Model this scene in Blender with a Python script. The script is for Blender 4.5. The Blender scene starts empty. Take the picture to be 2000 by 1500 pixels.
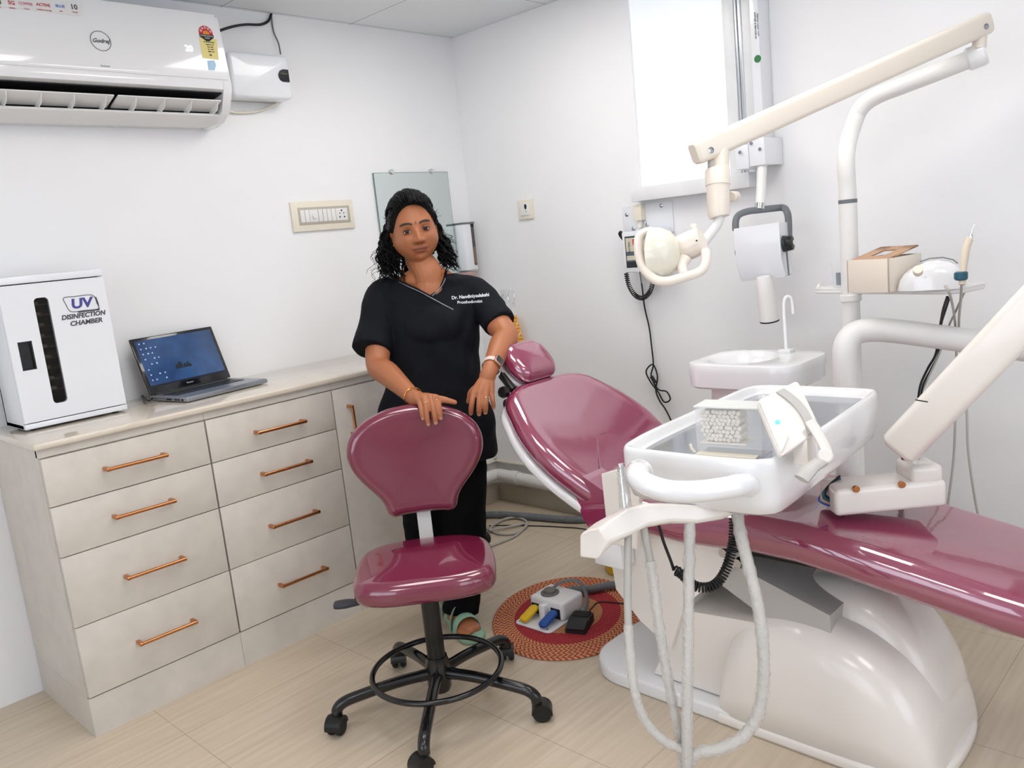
import bpy, bmesh, math, random
from math import sin, cos, pi, radians, sqrt
from mathutils import Vector as V, Matrix
random.seed(7)
SC = bpy.context.scene
COL = SC.collection
# ------------------------------------------------------------------ camera
CAM = V((-2.957234, -3.065167, 1.354567)); YAW, PIT, ROL, FPX = 0.773425, 0.172885, -0.102165, 1618.397
_F = V((cos(YAW)*cos(PIT), sin(YAW)*cos(PIT), -sin(PIT)))
_X0 = V((sin(YAW), -cos(YAW), 0)); _U0 = _X0.cross(_F)
_X = _X0*cos(ROL)+_U0*sin(ROL); _U = -_X0*sin(ROL)+_U0*cos(ROL)
cd = bpy.data.cameras.new('camera'); cd.sensor_width = 36; cd.lens = FPX/2000*36; cd.clip_start = .05
co = bpy.data.objects.new('camera', cd); COL.objects.link(co)
co.matrix_world = Matrix(((_X.x, _U.x, -_F.x, CAM.x), (_X.y, _U.y, -_F.y, CAM.y), (_X.z, _U.z, -_F.z, CAM.z), (0, 0, 0, 1)))
SC.camera = co
# ------------------------------------------------------------------ world, lights, exposure
wd = bpy.data.worlds.new('world'); SC.world = wd; wd.use_nodes = True
wd.node_tree.nodes['Background'].inputs[0].default_value = (.75, .86, 1, 1)
wd.node_tree.nodes['Background'].inputs[1].default_value = 1.6
SC.view_settings.view_transform = 'Standard'; SC.view_settings.look = 'None'
SC.view_settings.exposure = -0.27; SC.view_settings.gamma = 1; SC.view_settings.use_curve_mapping = False
PANEL_E = 9.5      # ceiling LED panels
FILL_E = 2.7        # glow of the added windows behind the viewer
H = 2.337
CEIL_LIGHTS = [(-0.8, -0.95), (-2.0, -3.1), (-3.4, -2.4), (-1.9, -1.5), (-1.05, -2.15)]  # last panel is added to brighten the right wall and corner floor

def ray(u, v): return _F + _X*((u-1000)/FPX) - _U*((v-750)/FPX)
def W(u, v, t): return CAM + ray(u, v)*t                 # point of the place seen at (u, v), t metres deep
def WZ(u, v, z): d = ray(u, v); return CAM + d*((z-CAM.z)/d.z)
def WX(u, v, x): d = ray(u, v); return CAM + d*((x-CAM.x)/d.x)
def WY(u, v, y): d = ray(u, v); return CAM + d*((y-CAM.y)/d.y)

# ------------------------------------------------------------------ materials
def lin(c):
    if isinstance(c, str): c = tuple(int(c[i:i+2], 16)/255 for i in (0, 2, 4))
    return tuple((x/12.92 if x <= .04045 else ((x+.055)/1.055)**2.4) for x in c)
class NT:
    def __init__(s, name):
        s.m = bpy.data.materials.new(name); s.m.use_nodes = True; s.t = s.m.node_tree
        s.b = s.t.nodes['Principled BSDF']
    def n(s, typ, **kw):
        nd = s.t.nodes.new('ShaderNode'+typ)
        for k, v in kw.items(): setattr(nd, k, v)
        return nd
    def l(s, a, b): s.t.links.new(a, b)
def mat(name, col, rough=.5, metal=0, coat=0, noise=0, nscale=20, bump=0, bscale=60, trans=0, ior=1.45, alpha=1, emit=None, es=1, spec=.5, sheen=0, coatr=.03, stretch=None, sss=0, cior=1.5):
    k = NT(name); b = k.b; c = lin(col)
    b.inputs['Base Color'].default_value = (*c, 1); b.inputs['Roughness'].default_value = rough
    b.inputs['Metallic'].default_value = metal; b.inputs['Coat Weight'].default_value = coat; b.inputs['Coat Roughness'].default_value = coatr
    b.inputs['Transmission Weight'].default_value = trans; b.inputs['IOR'].default_value = ior; b.inputs['Alpha'].default_value = alpha
    b.inputs['Specular IOR Level'].default_value = spec; b.inputs['Coat IOR'].default_value = cior; b.inputs['Sheen Weight'].default_value = sheen
    if sss: b.inputs['Subsurface Weight'].default_value = sss; b.inputs['Subsurface Radius'].default_value = (.012, .004, .002); b.inputs['Subsurface Scale'].default_value = 1
    if emit: b.inputs['Emission Color'].default_value = (*lin(emit), 1); b.inputs['Emission Strength'].default_value = es
    tc = k.n('TexCoord'); vec = tc.outputs['Object']
    if stretch:
        mp = k.n('Mapping'); mp.inputs['Scale'].default_value = stretch; k.l(vec, mp.inputs[0]); vec = mp.outputs[0]
    if noise:
        nz = k.n('TexNoise'); nz.inputs['Scale'].default_value = nscale; nz.inputs['Detail'].default_value = 5; k.l(vec, nz.inputs[0])
        mx = k.n('MixRGB'); mx.inputs[1].default_value = (*[x*(1-noise) for x in c], 1); mx.inputs[2].default_value = (*[min(1, x*(1+noise)) for x in c], 1)
        rp = k.n('ValToRGB'); rp.color_ramp.elements[0].position = .3; rp.color_ramp.elements[1].position = .7
        k.l(nz.outputs[0], rp.inputs[0]); k.l(rp.outputs[0], mx.inputs[0]); k.l(mx.outputs[0], b.inputs['Base Color'])
    if bump:
        n2 = k.n('TexNoise'); n2.inputs['Scale'].default_value = bscale; n2.inputs['Detail'].default_value = 3; k.l(vec, n2.inputs[0])
        bp = k.n('Bump'); bp.inputs['Strength'].default_value = bump; bp.inputs['Distance'].default_value = .01
        k.l(n2.outputs[0], bp.inputs['Height']); k.l(bp.outputs[0], b.inputs['Normal'])
        if coat: k.l(bp.outputs[0], b.inputs['Coat Normal'])
    return k.m
M = {}
M['wall'] = mat('wall_paint', 'f1f1f2', .55, noise=.012, nscale=3, bump=.03, bscale=9)
M['gloss_white'] = mat('glossy_white_plastic', 'ebebec', .12, coat=.6)
M['panel_white'] = mat('powder_coated_white', 'e9ebef', .22, coat=.4)
M['white'] = mat('white_plastic', 'e8e7e5', .35)
M['warm'] = mat('warm_white_moulding', 'ece6df', .22, coat=.5)
M['cream'] = mat('cream_enamel', 'e9dfd2', .3, coat=.3)
M['creamp'] = mat('cream_switch_plastic', 'ebe3d2', .4)
M['vinyl'] = mat('burgundy_vinyl', '8c2a50', .2, coat=1, bump=.05, bscale=14, coatr=.05, cior=2.1)
M['vinyl2'] = mat('burgundy_vinyl_under_film', '741c3c', .2, coat=1, bump=.05, bscale=9, coatr=.02, cior=1.65)
M['black'] = mat('black_plastic', '141414', .32)
M['rubber'] = mat('black_rubber', '17181a', .55)
M['satin'] = mat('black_satin_steel', '101113', .22, coat=.3)
M['dark'] = mat('dark_interior', '0b0b0c', .7)
M['grey'] = mat('grey_plastic', '6f7377', .45)
M['lgrey'] = mat('light_grey_plastic', 'bdbab6', .4)
M['lever'] = mat('slate_plastic', '2b3038', .4)
M['chrome'] = mat('chrome', 'd9d9d9', .12, 1)
M['steel'] = mat('brushed_steel', 'b9bcc2', .12, 1)
M['copper'] = mat('rose_copper', 'c98a5c', .18, 1)
M['gold'] = mat('gold', 'd9a44a', .2, 1)
M['hose'] = mat('grey_hose', 'b4b1ab', .45, coat=.3)
M['corr'] = mat('corrugated_grey_hose', '74787d', .5)
M['tile'] = mat('skirting_tile', 'c6bdae', .3, noise=.06, nscale=30, stretch=(6, 6, .6))
M['marble'] = mat('grey_marble', 'eaebec', .25, noise=.05, nscale=9)
M['laminate'] = mat('speckled_laminate', 'd3ccc2', .42, noise=.055, nscale=14, bump=.02, bscale=200)
M['worktop'] = mat('cream_stone', 'd8cdbd', .07, noise=.04, nscale=5, coat=.5)
M['glassd'] = mat('smoked_glass', '1f1d1b', .05, alpha=.35)
M['clear'] = mat('clear_acrylic', 'f4f8fa', .03, alpha=.16, coat=.3)
M['film'] = mat('clear_plastic_film', 'f8f4ee', .15, alpha=.42, coat=.5, bump=.6, bscale=120)
M['mirror'] = mat('mirror_silver', 'd3dcda', .02, 1)
M['glass_edge'] = mat('green_glass_edge', '6f8a84', .2)
M['blue'] = mat('blue_plastic', '1d4f9e', .35)
M['yellow'] = mat('yellow_plastic', 'e8bd16', .35)
M['teal'] = mat('teal_plastic', '24566a', .4)
M['wood'] = mat('pale_wood_lid', 'c39a78', .5, noise=.1, nscale=20, stretch=(1, 8, 1))
M['lcd'] = mat('lit_digits', 'ffffff', .4, emit='e8f4ff', es=1.2)
M['cyan'] = mat('cyan_lamp', '5fe8ec', .3, emit='5ff0f4', es=1.6)
M['cotton'] = mat('cotton', 'f0e6d8', .9, bump=.3, bscale=300)
M['ink'] = mat('dark_ink', '4b4b50', .5)
M['uvink'] = mat('violet_ink', '4a4690', .4)
M['thread'] = mat('white_thread', 'd8dbe4', .7)
M['led'] = mat('led_diffuser', 'ffffff', .4, emit='fffbf7', es=PANEL_E)
M['fill_glow'] = mat('fill_pane', 'ffffff', .3, emit='e4efff', es=FILL_E)  # glowing pane of the added fill windows

# ------------------------------------------------------------------ mesh builder
class MB:
    def __init__(s): s.v = []; s.f = []
    def add(s, vs, fs):
        o = len(s.v); s.v += [V(p) for p in vs]; s.f += [tuple(i+o for i in f) for f in fs]; return s
    def bm(s, bm):
        bm.verts.index_update(); s.add([p.co.copy() for p in bm.verts], [[q.index for q in f.verts] for f in bm.faces]); bm.free(); return s
    def box(s, lo, hi, bev=0, seg=2, mx=None):
        lo, hi = V(lo), V(hi); b = bmesh.new(); bmesh.ops.create_cube(b, size=1)
        for p in b.verts: p.co = V([(lo[i]+hi[i])/2+p.co[i]*(hi[i]-lo[i]) for i in range(3)])
        if bev: bmesh.ops.bevel(b, geom=b.edges[:], offset=bev, segments=seg, profile=.5, affect='EDGES', clamp_overlap=True)
        if mx is not None: bmesh.ops.transform(b, matrix=mx, verts=b.verts)
        return s.bm(b)
    def loft(s, rings, cap0=True, cap1=True, closed=True):
        n = len(rings[0]); o = len(s.v)
        for r in rings: s.v += [V(p) for p in r]
        for i in range(len(rings)-1):
            for j in range(n if closed else n-1):
                a = o+i*n+j; b = o+i*n+(j+1) % n; s.f.append((a, b, b+n, a+n))
        if cap0: s.f.append(tuple(o+j for j in range(n))[::-1])
        if cap1: s.f.append(tuple(o+(len(rings)-1)*n+j for j in range(n)))
        return s
    def tube(s, path, r, n=12, cap=True, sx=1, up=None):
        P = [V(p) for p in path]; m = len(P); R = r if isinstance(r, (list, tuple)) else [r]*m
        T = [((P[min(i+1, m-1)]-P[max(i-1, 0)]).normalized()) for i in range(m)]
        a = V(up) if up else (V((0, 0, 1)) if abs(T[0].z) < .9 else V((1, 0, 0)))
        rings = []
        for i in range(m):
            a = (a-T[i]*a.dot(T[i])).normalized(); b = T[i].cross(a)
            rings.append([P[i]+(a*cos(2*pi*j/n)*sx+b*sin(2*pi*j/n))*R[i] for j in range(n)])
        return s.loft(rings, cap, cap)
    def lathe(s, prof, c=(0, 0, 0), ax=(0, 0, 1), n=32):
        c = V(c); ax = V(ax).normalized(); a = ax.orthogonal().normalized(); b = ax.cross(a)
        rings = [[c+ax*h+(a*cos(2*pi*j/n)+b*sin(2*pi*j/n))*max(r, 1e-4) for j in range(n)] for r, h in prof]
        return s.loft(rings, True, True)
    def cyl(s, p0, p1, r, n=24, bev=0):
        p0, p1 = V(p0), V(p1); L = (p1-p0).length
        pr = [(r-bev, 0), (r, bev), (r, L-bev), (r-bev, L)] if bev else [(r, 0), (r, L)]
        return s.lathe(pr, p0, p1-p0, n)
    def ball(s, c, rx, ry=None, rz=None, n=16, mx=None):
        ry = ry or rx; rz = rz or rx; b = bmesh.new(); bmesh.ops.create_uvsphere(b, u_segments=n*2, v_segments=n, radius=1)
        for p in b.verts: p.co = V((p.co.x*rx, p.co.y*ry, p.co.z*rz))
        if mx is not None: bmesh.ops.transform(b, matrix=mx, verts=b.verts)
        for p in b.verts: p.co += V(c)
        return s.bm(b)
    def slab(s, out, O, U, N, t, r=.02, dome=0, dome2=0, seg=4, fill=6, warp=None):
        """rounded cushion: out = closed 2D outline, extruded by t along N with edges rounded by r"""
        O, U, N = V(O), V(U).normalized(), V(N).normalized(); Vv = N.cross(U)
        n = len(out); out = [V((p[0], p[1])) for p in out]
        ar = sum(out[i].x*out[(i+1) % n].y-out[(i+1) % n].x*out[i].y for i in range(n))
        if ar < 0: out = out[::-1]
        nr = []
        for i in range(n):
            d = (out[(i+1) % n]-out[i-1]).normalized(); nr.append(V((-d.y, d.x)))
        cen = sum(out, V((0, 0)))/n
        lay = []
        for k in range(seg+1):
            a = pi/2*k/seg; lay.append((r*(1-sin(a)), r*(1-cos(a)), 0))
        for k in range(seg+1):
            a = pi/2*k/seg; lay.append((r*(1-cos(a)), t-r*(1-sin(a)), 0))
        def P(p, h):
            q = O+U*p.x+Vv*p.y
            if warp: h = h+warp(p.x, p.y)
            return q+N*h
        rings = []
        e0 = [out[i]+nr[i]*r for i in range(n)]
        for k in range(1, fill+1):
            g = k/fill; rings.append([P(cen+(e0[i]-cen)*g, -dome2*(1-g*g)) for i in range(n)])
        for ins, h, _ in lay[1:]: rings.append([P(out[i]+nr[i]*ins, h) for i in range(n)])
        for k in range(fill-1, 0, -1):
            g = k/fill; rings.append([P(cen+(e0[i]-cen)*g, t+dome*(1-g*g)) for i in range(n)])
        return s.loft(rings, True, True)

def rrect(w, h, r, n=6, cx=0, cy=0):
    o = []
    for qx, qy, a0 in ((1, 1, 0), (-1, 1, 90), (-1, -1, 180), (1, -1, 270)):
        for k in range(n+1):
            a = radians(a0+90*k/n); o.append((cx+qx*(w/2-r)+r*cos(a), cy+qy*(h/2-r)+r*sin(a)))
    return o
def resample(pts, n):
    P = [V(p) for p in pts]; m = len(P); L = [0]
    for i in range(m): L.append(L[-1]+(P[(i+1) % m]-P[i]).length)
    out = []; j = 0
    for k in range(n):
        d = L[-1]*k/n
        while L[j+1] < d: j += 1
        out.append(P[j].lerp(P[(j+1) % m], (d-L[j])/max(1e-9, L[j+1]-L[j])))
    return out
def spl(pts, k=8, closed=False):
    P = [V(p) for p in pts]; m = len(P); out = []
    for i in range(m if closed else m-1):
        g = (lambda j: P[j % m]) if closed else (lambda j: P[max(0, min(m-1, j))])
        a, b, c, d = g(i-1), g(i), g(i+1), g(i+2)
        for q in range(k):
            t = q/k; out.append(.5*((2*b)+(c-a)*t+(2*a-5*b+4*c-d)*t*t+(3*b-3*c+d-a)*t**3))
    if not closed: out.append(P[-1])
    return out
def sym(prof, k=6):
    """mirror half-width profile [(y, w)] (bottom to top) into a smooth closed outline"""
    p = [(w, y) for y, w in prof]+[(-w, y) for y, w in reversed(prof)]
    return spl([(a, b, 0) for a, b in p], k, True)

# ------------------------------------------------------------------ objects
def root_of(o):
    while o.parent: o = o.parent
    return o
def obj(name, mb, m, parent=None, label=None, ang=40, org=None, sub=0):
    """link the collected shape as one mesh object; children keep their root's origin"""
    if parent is not None: base = V(root_of(parent)['_b']) if '_b' in root_of(parent) else root_of(parent).location
    else:
        xs = [min(p[i] for p in mb.v) for i in range(3)]; xm = [max(p[i] for p in mb.v) for i in range(3)]
        base = V(org) if org is not None else V(((xs[0]+xm[0])/2, (xs[1]+xm[1])/2, xs[2]))
    me = bpy.data.meshes.new(name); me.from_pydata([p-base for p in mb.v], [], mb.f)
    b = bmesh.new(); b.from_mesh(me); bmesh.ops.recalc_face_normals(b, faces=b.faces[:]); b.to_mesh(me); b.free()
    me.materials.append(M[m] if isinstance(m, str) else m); me.shade_smooth()
    if ang < 180: me.set_sharp_from_angle(angle=radians(ang))
    o = bpy.data.objects.new(name, me); COL.objects.link(o)
    if parent is None: o.location = base
    else: o.parent = parent
    if label: o['label'] = label
    if sub:
        md = o.modifiers.new('sub', 'SUBSURF'); md.levels = sub; md.render_levels = sub
    return o
def tag(o, label, cat, group=None):
    o['label'] = label; o['category'] = cat
    if group: o['group'] = group
    return o
def thing(name, label, cat, loc, group=None):
    o = bpy.data.objects.new(name, None); COL.objects.link(o); o.location = V(loc); o.empty_display_size = .05
    return tag(o, label, cat, group)
def struct(name, mb, m, parent=None, **k):
    o = obj(name, mb, m, parent, **k)
    if parent is None: o['kind'] = 'structure'
    return o
def text(name, body, size, O, U, Vv, m, parent, label=None, ext=.0006, bold=0, shear=0, sx=1, align='CENTER'):
    cu = bpy.data.curves.new(name, 'FONT'); cu.body = body; cu.size = size; cu.extrude = ext; cu.align_x = align; cu.align_y = 'CENTER'
    cu.offset = bold; cu.shear = shear; cu.resolution_u = 3
    t = bpy.data.objects.new(name, cu); COL.objects.link(t); bpy.context.view_layer.update()
    me = bpy.data.meshes.new_from_object(t.evaluated_get(bpy.context.evaluated_depsgraph_get()))
    O, U, Vv = V(O), V(U).normalized(), V(Vv).normalized(); N = U.cross(Vv)
    mb = MB().add([O+U*(p.co.x*sx)+Vv*p.co.y+N*p.co.z for p in me.vertices], [tuple(f.vertices) for f in me.polygons])
    bpy.data.objects.remove(t); bpy.data.curves.remove(cu); bpy.data.meshes.remove(me)
    return obj(name, mb, m, parent, label, ang=30)

# ================================================================== THE ROOM
XL, YF = -4.6, -4.6
k = NT('floor_tile'); b = k.b; b.inputs['Roughness'].default_value = .28
tc = k.n('TexCoord'); mp = k.n('Mapping'); mp.inputs['Scale'].default_value = (1.3, 26, 1); k.l(tc.outputs['Object'], mp.inputs[0])
nz = k.n('TexNoise'); nz.inputs['Scale'].default_value = 2.2; nz.inputs['Detail'].default_value = 7; nz.inputs['Distortion'].default_value = .35; k.l(mp.outputs[0], nz.inputs[0])
rp = k.n('ValToRGB'); rp.color_ramp.elements[0].position = .32; rp.color_ramp.elements[1].position = .68
rp.color_ramp.elements[0].color = (*lin('c9b8a0'), 1); rp.color_ramp.elements[1].color = (*lin('d6c7b1'), 1); k.l(nz.outputs[0], rp.inputs[0])
br = k.n('TexBrick'); br.offset = 0; br.inputs['Scale'].default_value = 1; br.inputs['Brick Width'].default_value = .6; br.inputs['Row Height'].default_value = .6
br.inputs['Mortar Size'].default_value = .0016; br.inputs['Color1'].default_value = (1, 1, 1, 1); br.inputs['Color2'].default_value = (.97, .97, .97, 1); br.inputs['Mortar'].default_value = (.72, .68, .62, 1)
m2 = k.n('Mapping'); m2.inputs['Location'].default_value = (.28, .1, 0); k.l(tc.outputs['Object'], m2.inputs[0]); k.l(m2.outputs[0], br.inputs[0])
mx = k.n('MixRGB', blend_type='MULTIPLY'); mx.inputs[0].default_value = 1; k.l(rp.outputs[0], mx.inputs[1]); k.l(br.outputs[0], mx.inputs[2]); k.l(mx.outputs[0], b.inputs['Base Color'])
M['floor'] = k.m
struct('floor', MB().box((XL-.2, YF-.2, -.1), (.35, .2, 0)), 'floor', org=(0, 0, 0))
struct('wall_back', MB().box((XL-.2, 0, 0), (0, .2, H+.1)), 'wall')
# wall_right holds the recessed window above the marble sill
wy0, wy1, wz0 = -1.56, -1.04, 1.475
w = MB().box((0, YF-.2, 0), (.35, wy0, H+.1)).box((0, wy1, 0), (.35, .2, H+.1)).box((0, wy0, 0), (.35, wy1, wz0))
struct('wall_right', w, 'wall')
# front and left walls (behind the viewer) hold added, unseen windows that fill the room with light
def wall_hole(x0, x1, z0, z1, horiz, pos, th):
    mb = MB()
    def bx(a, b, c, d):
        if horiz: mb.box((a, pos-th, c), (b, pos, d))
        else: mb.box((pos-th, a, c), (pos, b, d))
    lo, hi = (XL, 0.0) if horiz else (YF, 0.0)
    bx(lo, x0, 0, H+.1); bx(x1, hi, 0, H+.1); bx(x0, x1, 0, z0); bx(x0, x1, z1, H+.1)
    return mb
struct('wall_front', wall_hole(-3.2, -1.2, .6, 2.2, True, YF, .2), 'wall')
struct('wall_left', wall_hole(-3.4, -1.2, .6, 2.2, False, XL, .2), 'wall')
wn = struct('fill_window_2', MB().box((-3.2, YF-.12, .6), (-1.2, YF-.11, 2.2)), 'fill_glow')  # unseen window added to light the back wall and ceiling
fr = MB()
for a in (-3.2, -2.22, -1.24): fr.box((a, YF-.1, .6), (a+.04, YF-.05, 2.2))
for a in (.6, 2.16): fr.box((-3.2, YF-.1, a), (-1.2, YF-.05, a+.04))
obj('window_frame', fr, 'white', wn)
wn = struct('fill_window_3', MB().box((XL-.12, -3.4, .6), (XL-.11, -1.2, 2.2)), 'fill_glow')  # second unseen window, added to brighten the right wall
fr = MB()
for a in (-3.4, -2.32, -1.24): fr.box((XL-.1, a, .6), (XL-.05, a+.04, 2.2))
for a in (.6, 2.16): fr.box((XL-.1, -3.4, a), (XL-.05, -1.2, a+.04))
obj('window_frame', fr, 'white', wn)
# ceiling of grid tiles
k = NT('ceiling_tile'); b = k.b; b.inputs['Roughness'].default_value = .8
tc = k.n('TexCoord'); br = k.n('TexBrick'); br.offset = 0; br.inputs['Scale'].default_value = 1; br.inputs['Brick Width'].default_value = .6; br.inputs['Row Height'].default_value = .6
br.inputs['Mortar Size'].default_value = .0022; br.inputs['Color1'].default_value = (*lin('e9ecee'), 1); br.inputs['Color2'].default_value = (*lin('e7eaec'), 1); br.inputs['Mortar'].default_value = (*lin('9c9c9c'), 1)
m2 = k.n('Mapping'); m2.inputs['Location'].default_value = (0.0, .02, 0); k.l(tc.outputs['Object'], m2.inputs[0]); k.l(m2.outputs[0], br.inputs[0]); k.l(br.outputs[0], b.inputs['Base Color'])
M['ceil'] = k.m
struct('ceiling', MB().box((XL-.2, YF-.2, H), (.35, .2, H+.1)), 'ceil', org=(0, 0, H))
# tile skirting with the boxed ledge and the drain pipe above it
struct('baseboard_right', MB().box((-.012, -4.4, 0), (0, -.012, .095), .002), 'tile')
struct('baseboard_back', MB().box((-.80, -.012, 0), (-.012, 0, .095), .002), 'tile')
struct('trim_1', MB().box((-.022, -4.4, .212), (0, 0, .222), .003).box((-.75, -.022, .212), (0, 0, .222), .003), 'creamp')
# recessed window
wn = struct('window_1', MB().box((.012, wy0, wz0), (.03, wy1, H)), mat('frosted_daylit_pane', 'd8dce0', .5, emit='f6fbff', es=.5))
obj('window_frame', MB().box((-.002, wy0+.048, wz0), (.014, wy0+.058, H), .002).box((-.002, wy0+.030, wz0), (.02, wy0+.045, H), .002), mat('aluminium', 'c9cdd2', .3, .6), wn)
obj('window_jamb', MB().box((-.004, wy0-.02, wz0), (.02, wy0+.028, H), .001).box((-.003, wy0+.06, wz0), (.02, wy0+.105, H), .001), 'marble', wn)
obj('window_sill', MB().box((-.06, -1.56, 1.452), (.012, -1.03, 1.508), .003), 'marble', wn)
for i, (x, y) in enumerate(CEIL_LIGHTS):
    t = thing('ceiling_light', ['square white ceiling light panel nearest the corner of the two walls', 'square white ceiling light panel behind the viewer to the right', 'square white ceiling light panel behind the viewer to the left', 'square white ceiling light panel above the operator stool', 'added square fill light panel on the ceiling above the instrument tray'][i], 'ceiling light', (x, y, H-.02), 'ceiling light panels')
    f = MB(); s_ = .3
    for a, c in (((-s_, -s_), (s_, -s_+.02)), ((-s_, s_-.02), (s_, s_)), ((-s_, -s_), (-s_+.02, s_)), ((s_-.02, -s_), (s_, s_))): f.box((x+a[0], y+a[1], H-.014), (x+c[0], y+c[1], H-.001))
    obj('frame', f, 'white', t)
    obj('diffuser', MB().box((x-s_+.02, y-s_+.02, H-.01), (x+s_-.02, y+s_-.02, H-.002)), 'led', t)
# drain pipe
t = thing('drain_pipe', 'white plastic drain pipe running low along the walls behind the dental chair', 'pipe', (-.05, -.05, .15))
pp = [(-.72, -.05, .158)]+[(-.05-.03*(1-sin(a)), -.05-.03*(1-cos(a)), .158) for a in [0, .4, .8, 1.2, 1.57]]+[(-.05, -1.2, .13), (-.05, -2.2, .09)]
obj('pipe', MB().tube(pp, .03, 20), 'white', t)
for y, z in ((-.16, .155), (-.62, .148)): obj('pipe_clip', MB().cyl((-.05, y, z), (-.05, y-.05, z-.001), .035, 20), 'white', t)

# ================================================================== CABINETS
YC = -.48
def bar_handle(p0, p1, par, dep=.03):
    p0, p1 = V(p0), V(p1); d = (p1-p0).normalized(); q = V((0, -dep, 0))
    m = MB().cyl(p0+q-d*.006, p1+q+d*.006, .0058, 12, .001)
    for p in (p0, p1): m.box(p+V((-.006, -dep-.004, -.006)), p+V((.006, .004, .006)), .002)
    return obj('handle', m, 'copper', par)
def carcass(x0, x1, t, kick=.115):
    obj('body', MB().box((x0, YC+.018, .125), (x1, -.003, .9)), 'laminate', t)
    obj('plinth', MB().box((x0, YC+.004, 0), (x1, -.003, .124)), 'laminate', t)
zs = [.872, .727, .573, .353, .127]
for x0, x1, nm, cols in ((-2.255, -1.758, 'speckled off-white drawer cabinet with copper bar handles at the left end, below the disinfection chamber', 1), (-1.757, -1.263, 'speckled off-white drawer cabinet with copper bar handles, second from the left, below the laptop', 2)):
    t = thing('drawer_cabinet', nm, 'cabinet', ((x0+x1)/2, -.24, 0), 'drawer cabinets under the worktop')
    carcass(x0, x1, t)
    obj('top_rail', MB().box((x0, YC+.006, .875), (x1, YC+.03, .9)), 'laminate', t)
    for i in range(4):
        a, b_ = zs[i]-.0015, zs[i+1]+.0015
        d = obj('drawer', MB().box((x0+.0025, YC, b_), (x1-.0025, YC+.018, a), .0012), 'laminate', t)
        zc = [.801, .651, .457, .24][i] if cols == 1 else [.793, .645, .455, .236][i]
        xa, xb = ((-2.088, -1.912) if cols == 1 else (-1.588, -1.407))
        bar_handle((xa, YC, zc), (xb, YC, zc-.002), d)
t = thing('cupboard', 'speckled off-white cupboard with a tall door and vertical copper handle, behind the stool', 'cabinet', (-1.01, -.24, 0))
carcass(-1.262, -.80, t)
obj('top_rail', MB().box((-1.262, YC+.006, .875), (-.80, YC+.03, .9)), 'laminate', t)
d = obj('door', MB().box((-1.2595, YC, .1285), (-.8025, YC+.018, .8705), .0012), 'laminate', t)
bar_handle((-1.2, YC, .80), (-1.198, YC, .693), d)
tag(obj('worktop', MB().box((-2.267, -.492, .9), (-.785, -.001, .92), .006, 3), 'worktop'), 'cream polished stone worktop lying on the row of cabinets', 'worktop')

# ---- UV disinfection chamber
UX0, UX1, UY0, UZ0, UZ1 = -2.212, -1.903, -.232, .928, 1.392
t = thing('disinfection_chamber', 'white metal UV disinfection chamber with a slot window on the worktop', 'sterilizer cabinet', ((UX0+UX1)/2, -.13, .92))
YD = UY0-.016
bd = MB()   # open-fronted shell
bd.box((UX0, UY0, UZ0), (UX0+.012, -.06, UZ1-.02), .001).box((UX1-.012, UY0, UZ0), (UX1, -.06, UZ1-.02), .001).box((UX0, -.07, UZ0), (UX1, -.06, UZ1-.02)).box((UX0, UY0, UZ0), (UX1, -.06, UZ0+.012))
bd.box((UX0, UY0-.016, UZ1-.022), (UX1, -.06, UZ1), .003).box((UX0, UY0-.016, UZ0), (UX1, UY0, UZ0+.016), .001)
obj('body', bd, 'panel_white', t)
wx0, wx1, wza, wzb = -2.120, -2.078, .992, 1.322
hx0, hx1, hza, hzb = -2.187, -2.147, 1.108, 1.196
# door as a frame round the window slot and the handle recess
dm = MB(); dz0, dz1 = UZ0+.019, UZ1-.025
dm.box((UX0+.001, YD, dz0), (hx0, UY0, dz1)).box((hx0, YD, dz0), (hx1, UY0, hza)).box((hx0, YD, hzb), (hx1, UY0, dz1)).box((hx1, YD, dz0), (wx0, UY0, dz1))
dm.box((wx0, YD, dz0), (wx1, UY0, wza)).box((wx0, YD, wzb), (wx1, UY0, dz1)).box((wx1, YD, dz0), (UX1-.001, UY0, dz1))
door = obj('door', dm, 'panel_white', t)
obj('handle_recess', MB().box((hx0, YD+.013, hza), (hx1, UY0+.012, hzb)).box((hx0, YD+.001, hza), (hx0+.004, UY0, hzb)).box((hx1-.004, YD+.001, hza), (hx1, UY0, hzb)).box((hx0, YD+.001, hza), (hx1, UY0, hza+.004)).box((hx0, YD+.001, hzb-.004), (hx1, UY0, hzb)), 'black', door)
obj('window_glass', MB().box((wx0-.001, YD+.006, wza-.001), (wx1+.001, YD+.009, wzb+.001)), 'glassd', door)
for sx, x in ((1, wx0), (-1, wx1)):
    for sz, z in ((1, wza), (-1, wzb)):
        q = [(x, z)]+[(x+sx*.012*(1-sin(a)), z+sz*.012*(1-cos(a))) for a in [pi/2*i/6 for i in range(7)]]
        obj('window_corner_trim', MB().loft([[(p[0], YD, p[1]) for p in q], [(p[0], UY0, p[1]) for p in q]]), 'panel_white', door)
for i in range(9):
    z = 1.300-i*.0335
    obj('tray_rack', MB().box((UX0+.013, UY0+.02, z-.0015), (UX1-.013, -.08, z)).box((UX0+.02, UY0+.012, z+.001), (-2.099+.003*(i % 3), UY0+.06, z+.011), .004), mat('tray_0', '8a7d6c', .4) if 'tray_0' not in bpy.data.materials else bpy.data.materials['tray_0'], t)
obj('back_plate', MB().box((UX0+.012, -.075, UZ0+.012), (UX1-.012, -.071, UZ1-.022)), mat('dim_steel', '3a3835', .4, .5), t)
for dx in (.03, -.03):
    x = UX0+dx if dx > 0 else UX1+dx
    obj('foot', MB().cyl((x, UY0+.02, .92), (x, UY0+.02, .929), .009, 12).cyl((x, -.08, .92), (x, -.08, .929), .009, 12), 'rubber', t)
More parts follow.
